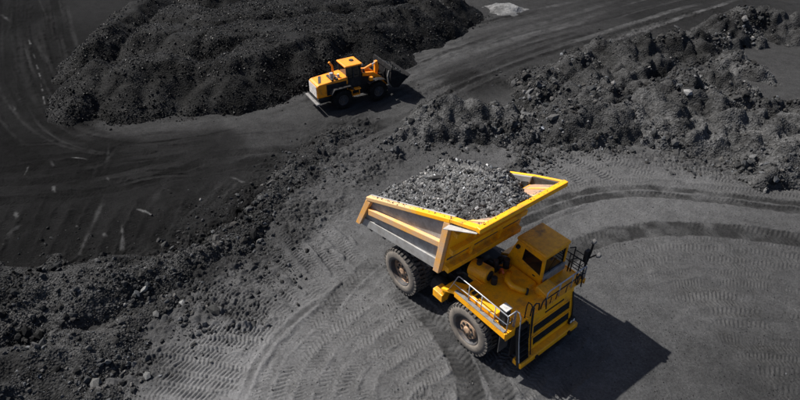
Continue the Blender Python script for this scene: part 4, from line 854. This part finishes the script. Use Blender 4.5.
tp = MB(); tp.tube([(3.75, -0.68, 3.65), (3.75, -0.68, 3.86)], 0.14, 14); tp.build('intake_cap', 'black', aco)
hp_ = MB(); hp_.tube([(4.62, 0.55, 3.0), (4.74, 0.25, 3.1), (5.0, -0.02, 3.16), (5.4, -0.12, 3.16), (5.75, 0.05, 3.1), (5.95, 0.22, 3.04)], 0.15, 14); hpo = hp_.build('exhaust_pipe', 'yellow', truck, smooth=True); he = MB(); he.tube([(5.95, 0.22, 3.04), (6.02, 0.28, 3.02)], 0.17, 14); he.build('pipe_clamp', 'black', hpo)
hh = MB(); hh.hexa([(4.5, 0.1, 2.96), (5.95, 0.1, 2.96), (5.95, 1.0, 2.96), (4.3, 1.0, 2.96), (4.6, 0.2, 3.06), (5.85, 0.2, 3.06), (5.85, 1.0, 3.10), (4.4, 1.0, 3.10)]); hh.build('engine_cover', 'yellow', truck, 0.02)
for (x, y, rr, h_) in [(4.2, 0.75, 0.16, 0.55), (4.05, 0.15, 0.13, 0.7), (4.62, -0.5, 0.15, 0.4)]:
    cnn = MB(); cnn.tube([(x, y, 2.9), (x, y, 2.95 + h_)], rr, 12); cnn.build('canister', 'black', truck, 0.02)

# cab
cab = MB(); y0, y1, z0, zt = 1.08, 2.78, 2.96, 4.70; th = 0.07
A, Bq, Cq, Dq = (3.82, z0), (6.06, z0), (6.06, zt), (4.42, zt)
wA, wB, wC, wD = (4.80, 3.72), (5.94, 3.50), (5.93, 4.40), (4.88, 4.46)
for ya, yb in ((y0, y0 + th), (y1 - th, y1)):
    cab.prism([A, Bq, wB, wA], ya, yb).prism([Bq, Cq, wC, wB], ya, yb).prism([Cq, Dq, wD, wC], ya, yb).prism([Dq, A, wA, wD], ya, yb)
cab.hexa([(3.82, y0 + th, z0), (3.9, y0 + th, z0), (3.9, y1 - th, z0), (3.82, y1 - th, z0), (4.42, y0 + th, zt), (4.5, y0 + th, zt), (4.5, y1 - th, zt), (4.42, y1 - th, zt)])
cab.box(5.99, 6.06, y0 + th, y1 - th, z0, 3.12).box(5.99, 6.06, y0 + th, y1 - th, 4.52, zt).box(5.99, 6.06, y0 + th, y0 + 0.13, 3.12, 4.52).box(5.99, 6.06, y1 - 0.13, y1 - th, 3.12, 4.52)
cabo = cab.build('cab', 'yellow', truck, 0.012)
rf = MB(); rf.box(4.34, 6.14, y0 - 0.05, y1 + 0.05, zt, zt + 0.17); rf.build('roof', 'roof', cabo, 0.08)
gl = MB(); gl.prism([wA, wB, wC, wD], y0 + 0.025, y0 + 0.05); gl.build('side_window', 'glass', cabo)
gl = MB(); gl.prism([wA, wB, wC, wD], y1 - 0.05, y1 - 0.025); gl.build('side_window', 'glass', cabo)
gl = MB(); gl.box(6.01, 6.03, y0 + 0.13, y1 - 0.13, 3.56, 4.52); gl.build('windscreen', 'glass', cabo)
gp_ = MB(); gp_.box(6.0, 6.12, y0 + 0.12, y1 - 0.02, 3.12, 3.56); gp_.build('front_panel', 'grey_plate', cabo, 0.025)
wp = MB(); wp.tube([(6.07, 1.6, 3.58), (6.06, 2.0, 4.2)], 0.015, 6); wp.build('wiper', 'black', cabo)
lc = MB(); lc.box(6.14, 6.20, 1.35, 1.5, 4.50, 4.60); lc.build('work_lamp', 'black', cabo)
ml = MB(); ml.box(4.44, 4.62, y0 - 0.16, y0, 4.30, 4.46); ml.build('rear_lamp', 'black', cabo, 0.02)
dh = MB(); dh.box(5.55, 5.7, y0 - 0.03, y0, 3.28, 3.33); dh.build('door_handle', 'black', cabo)
# far side mirror cage
mc = MB()
for x, y in ((6.3, 3.0), (6.95, 3.0), (6.95, 2.55)): mc.tube([(x, y, 2.95), (x, y, 4.5)], 0.03, 6)
for z in (3.3, 3.65, 4.0, 4.35): mc.tube([(6.3, 3.0, z), (6.95, 3.0, z), (6.95, 2.55, z)], 0.022, 6)
mc.tube([(6.95, 3.0, 3.6), (7.05, 3.05, 4.6), (7.12, 2.95, 5.35)], 0.05, 8); mc.tube([(6.95, 3.0, 4.2), (7.3, 2.95, 4.7), (7.5, 2.9, 4.95)], 0.035, 8)
mc.tube([(6.3, 3.0, 4.5), (6.1, 2.84, 4.4)], 0.03, 6); mc.box(6.85, 7.02, 2.85, 3.12, 4.1, 4.75)
mco = mc.build('mirror_frame', 'dark_metal', truck)
for p, nm, mt, s_ in (((7.14, 2.95, 5.42), 'round_mirror', 'silver_dull', 0.14), ((7.55, 2.9, 4.92), 'side_mirror', 'silver_dull', 0.15)):
    mm = MB(); mm.tube([(p[0] - 0.06, p[1], p[2]), (p[0] + 0.02, p[1], p[2]), (p[0] + 0.07, p[1], p[2])], s_, 14, r1=s_ * 0.6); mm.build(nm, mt, mco, smooth=False)
mr = MB(); mr.tube([(7.05, yR, 3.6), (7.3, yR - 0.12, 3.9), (7.34, yR - 0.15, 4.3)], 0.025, 6); mro = mr.build('mirror_arm', 'dark_metal', truck)

# ------------------------------------------------------------------ the wheel loader
LX, LY, LYAW = -3.4, 44.3, R(30)
ld = empty('wheel_loader', (LX, LY, 0), LYAW, 'orange yellow wheel loader with black bucket working at the foot of the coal stockpile', 'loader')
wl = wheel_proto(0.86, 0.60, 0.44, 0.16, 20, ('tyre_dark', 'tyre_dark', 'rim_dark', 'rim_dark'), ld, holes=6)
wl.location = (-2.25, -1.45, 0.85)
for (x, y, rz) in ((1.05, -1.45, 0), (-2.25, 1.45, math.pi), (1.05, 1.45, math.pi)):
    c = dup(wl, ld); c.location = (x, y, 0.85); c.rotation_euler = (0, 0.3, rz)
f = MB(); f.box(-4.0, -0.55, -0.62, 0.62, 0.6, 1.35).box(-2.45, -2.05, -1.0, 1.0, 0.65, 1.05); f.build('rear_frame', 'dark_metal', ld, 0.04)
f = MB(); f.box(-0.5, 1.9, -0.55, 0.55, 0.6, 1.3).box(0.85, 1.25, -1.0, 1.0, 0.65, 1.05).prism([(-0.25, 1.3), (0.8, 1.3), (0.55, 2.35), (-0.05, 2.35)], -0.52, -0.36).prism([(-0.25, 1.3), (0.8, 1.3), (0.55, 2.35), (-0.05, 2.35)], 0.36, 0.52); f.build('front_frame', 'dark_metal', ld, 0.03)
f = MB(); f.prism([(-4.30, 1.2), (-1.55, 1.2), (-1.50, 2.55), (-4.05, 2.36), (-4.25, 2.28)], -0.86, 0.86); hood = f.build('hood', 'yellow_loader', ld, 0.07)
f = MB(); f.hexa([(-4.02, -0.55, 2.382), (-3.78, -0.55, 2.398), (-3.30, 0.62, 2.432), (-3.54, 0.62, 2.416), (-4.02, -0.55, 2.396), (-3.78, -0.55, 2.412), (-3.30, 0.62, 2.446), (-3.54, 0.62, 2.43)]); f.build('hood_vent', 'black', hood)
for x in (-2.95, -2.55):
    f = MB(); f.hexa([(x, -0.86, 2.45), (x + 0.18, -0.86, 2.46), (x + 0.18, 0.3, 2.46), (x, 0.3, 2.45), (x, -0.86, 2.60), (x + 0.18, -0.86, 2.60), (x + 0.18, 0.3, 2.60), (x, 0.3, 2.60)]); f.build('intake_housing', 'black', hood, 0.03)
f = MB()
for k in range(9):
    f.box(-4.325, -4.305 + 0.02, -0.74, 0.74, 1.28 + k * 0.11, 1.34 + k * 0.11)
f.build('rear_grille', 'pale_grey', hood)
for y in (-0.874, 0.860):
    f = MB(); f.box(-3.45, -1.65, y, y + 0.014, 1.3, 2.25); f.build('side_vent', 'dark_metal', hood)
f = MB(); f.box(-4.56, -4.28, -1.25, 1.25, 0.76, 0.93); f.build('rear_bumper', 'silver_dull', ld, 0.05)
f = MB(); f.prism([(-4.28, 0.98), (-3.3, 0.98), (-3.3, 1.2), (-4.28, 1.2)], -0.95, 0.95); f.build('counterweight', 'dark_metal', ld, 0.04)
f = MB(); f.tube([(-2.35, 0.25, 2.5), (-2.35, 0.25, 3.25), (-2.5, 0.25, 3.45), (-2.62, 0.25, 3.62)], 0.085, 10); f.build('exhaust_stack', 'yellow_loader', ld, smooth=True)
f = MB(); f.tube([(-2.75, -0.35, 2.5), (-2.75, -0.35, 2.95)], 0.16, 12); f.build('air_precleaner', 'silver', ld)
f = MB(); f.tube([(-2.2, -0.5, 2.5), (-2.2, -0.5, 2.8)], 0.1, 10); f.build('filler_cap', 'pale_grey', ld)
for sy in (-1, 1):
    f = MB(); f.prism([(-3.2, 1.45), (-2.9, 1.82), (-1.6, 1.86), (-1.2, 1.45), (-1.1, 1.45), (-1.5, 1.95), (-2.95, 1.92), (-3.3, 1.5)], sy * 0.9, sy * 1.42); f.build('rear_fender', 'dark_metal', ld, 0.02)
    f = MB(); f.tube([(0.25, sy * 1.2, 1.72), (0.5, sy * 1.2, 1.85), (1.0, sy * 1.2, 1.92), (1.5, sy * 1.2, 1.84), (1.8, sy * 1.2, 1.66)], 0.02, 6)
    f.prism([(0.2, 1.66), (0.5, 1.82), (1.05, 1.88), (1.6, 1.78), (1.85, 1.6), (1.86, 1.64), (1.62, 1.83), (1.05, 1.93), (0.48, 1.87), (0.18, 1.70)], sy * 0.92, sy * 1.42); f.build('front_fender', 'dark_metal', ld)
    f = MB(); f.box(0.30, 0.62, sy * 1.15 - 0.15, sy * 1.15 + 0.15, 1.9, 2.2); lo_ = f.build('headlight', 'yellow_loader', ld, 0.04)
    f = MB(); f.tube([(0.61, sy * 1.15, 2.05), (0.64, sy * 1.15, 2.05)], 0.11, 12); f.build('lens', 'lamp', lo_)
    f = MB(); f.tube([(-1.3, sy * 0.86, 2.2), (-1.3, sy * 1.0, 2.35), (-0.4, sy * 1.0, 2.35), (-0.4, sy * 0.86, 2.2)], 0.025, 6); f.build('grab_rail', 'dark_metal', ld)
f = MB(); f.box(-1.5, -0.55, -1.28, -0.9, 1.42, 1.50).box(-1.35, -0.7, -1.30, -1.0, 0.95, 1.02).box(-1.4, -1.34, -1.26, -1.2, 0.9, 1.45).box(-0.72, -0.66, -1.26, -1.2, 0.9, 1.45); f.build('boarding_steps', 'yellow_loader', ld, 0.015)
f = MB(); f.prism([(-1.62, 1.45), (-0.30, 1.45), (-0.22, 2.25), (-1.62, 2.25)], -0.78, 0.78); cb = f.build('cab', 'dark_metal', ld, 0.04)
f = MB()
for x, y in ((-1.56, -0.73), (-1.56, 0.73), (-0.30, -0.73), (-0.30, 0.73), (-0.95, -0.74), (-0.95, 0.74)): f.box(x - 0.05, x + 0.05, y - 0.04, y + 0.04, 2.25, 3.28)
f.build('cab_post', 'black', cb)
f = MB(); f.box(-1.56, -0.30, -0.71, 0.71, 2.25, 3.28); f.build('cab_glass', 'glass', cb)
f = MB(); f.box(-1.72, -0.12, -0.86, 0.86, 3.28, 3.44); ro = f.build('roof', 'yellow_loader', cb, 0.08)
f = MB(); f.tube([(-0.7, 0.1, 3.44), (-0.7, 0.1, 3.50)], 0.2, 12); f.build('roof_hatch', 'dark_metal', ro)
for y in (-0.6, 0.6):
    f = MB(); f.box(-0.14, -0.06, y - 0.12, y + 0.12, 3.18, 3.30); f.build('work_lamp', 'lamp', ro)
f = MB(); f.tube([(-0.3, -0.8, 2.9), (-0.15, -1.1, 2.95)], 0.02, 6).box(-0.2, -0.14, -1.22, -1.02, 2.75, 3.05); f.build('mirror', 'black', cb)
# lift arms and bucket (rolled back)
for sy in (-1, 1):
    f = MB(); f.prism([(-0.05, 2.15), (0.0, 2.45), (1.0, 2.30), (2.2, 1.35), (2.45, 0.95), (2.25, 0.85), (1.9, 1.15), (0.9, 1.98)], sy * 0.36, sy * 0.58); f.build('lift_arm', 'yellow_loader', ld, 0.03)
    f = MB(); f.tube([(0.15, sy * 0.28, 1.4), (1.25, sy * 0.28, 1.75)], 0.10, 10); f.build('lift_cylinder', 'dark_metal', ld)
f = MB(); f.tube([(0.1, 0, 2.35), (1.15, 0, 2.72)], 0.11, 12); f.build('tilt_cylinder', 'yellow_loader', ld)
f = MB(); f.tube([(1.1, 0, 2.70), (1.55, 0, 2.86)], 0.06, 10); f.build('tilt_rod', 'silver', ld)
f = MB(); f.prism([(1.35, 1.75), (1.60, 1.7), (1.78, 2.4), (1.65, 3.0), (1.42, 2.95), (1.40, 2.3)], -0.14, 0.14); f.build('tilt_lever', 'yellow_loader', ld, 0.03)
f = MB(); f.bar((1.5, 0, 1.85), (2.35, 0, 1.55), 0.16, 0.16); f.build('tilt_link', 'dark_metal', ld, 0.02)
prof = [(2.15, 2.55), (2.05, 1.95), (2.12, 1.35), (2.40, 0.95), (2.85, 0.88), (3.85, 1.72)]
inn = [(3.83, 1.78), (2.86, 0.96), (2.45, 1.02), (2.20, 1.38), (2.13, 1.95), (2.22, 2.53)]
BW = 1.62
f = MB(); f.prism(prof + inn, -BW, BW)
for sy in (-1, 1): f.prism([(2.16, 2.55), (2.06, 1.95), (2.13, 1.35), (2.41, 0.96), (2.85, 0.89), (3.80, 1.70), (3.2, 2.05), (2.6, 2.5)], sy * BW * 1.0005, sy * (BW - 0.06))
bko = f.build('bucket', 'bucket', ld)
f = MB(); f.prism([(2.08, 2.50), (2.20, 2.46), (2.30, 2.78), (2.20, 2.82)], -BW, BW); f.build('spill_guard', 'bucket', bko, 0.01)
f = MB(); f.prism([(2.22, 2.785), (2.30, 2.75), (2.33, 2.82), (2.25, 2.855)], -BW * 0.98, BW * 0.98); f.build('guard_edge', 'dark_metal', bko, 0.01)
f = MB(); f.prism([(3.66, 1.50), (4.0, 1.80), (4.0, 1.84), (3.64, 1.56)], -BW - 0.02, BW + 0.02); f.build('cutting_edge', 'bucket', bko)
for y in (-1.3, -0.65, 0.65, 1.3):
    f = MB(); f.prism([(2.06, 2.45), (1.92, 1.95), (2.0, 1.3), (2.3, 0.92), (2.36, 0.98), (2.10, 1.36), (2.03, 1.95), (2.12, 2.45)], y - 0.05, y + 0.05); f.build('bucket_rib', 'silver_dull' if abs(y) > 1 else 'dark_metal', bko)
bc = empty('bucket_coal', (LX, LY, 0), LYAW, 'black coal filling the raised bucket of the wheel loader', 'coal')
xs = np.arange(2.25, 3.75, 0.08); yy_ = np.linspace(-1.54, 1.54, 40); X_, Y_ = np.meshgrid(xs, yy_)
def bz(x, y): return 2.36 - 0.42 * (x - 2.3) + 0.20 * np.cos(y * 0.9) * np.exp(-((x - 2.8) / 0.6) ** 2) + 0.12 * fbm(x, y, 0.5, 3, 8)
Z_ = bz(X_, Y_); Z_[:, -1] -= 0.12; Z_[:, 0] -= 0.1
ix = np.arange(X_.size).reshape(X_.shape); q = np.stack([ix[:-1, :-1], ix[:-1, 1:], ix[1:, 1:], ix[1:, :-1]], 2).reshape(-1)
hm = link_mesh('heaped_coal', np_mesh('heaped_coal', np.stack([X_, Y_, Z_], 2).reshape(-1, 3), q, 4, True), bc); hm.data.materials.append(M['coal_heap'])
n = 700; x, y = r.uniform(2.3, 3.6, n), r.uniform(-1.5, 1.5, n); rad = plaw(n, 0.04, 0.12, 2.4, r)
lo = link_mesh('coal_lumps', lumps_mesh('coal_lumps', np.stack([x, y, bz(x, y) + rad * 0.2], 1), rad, greys(n, 0.022, 0.5, 0.01, r), r), bc); lo.data.materials.append(M['lump_coal']); lo['kind'] = 'stuff'
print('ground', len(gv), 'lumps', NL, 'tris', sum(len(o.data.polygons) for o in SC.objects if o.type == 'MESH'))
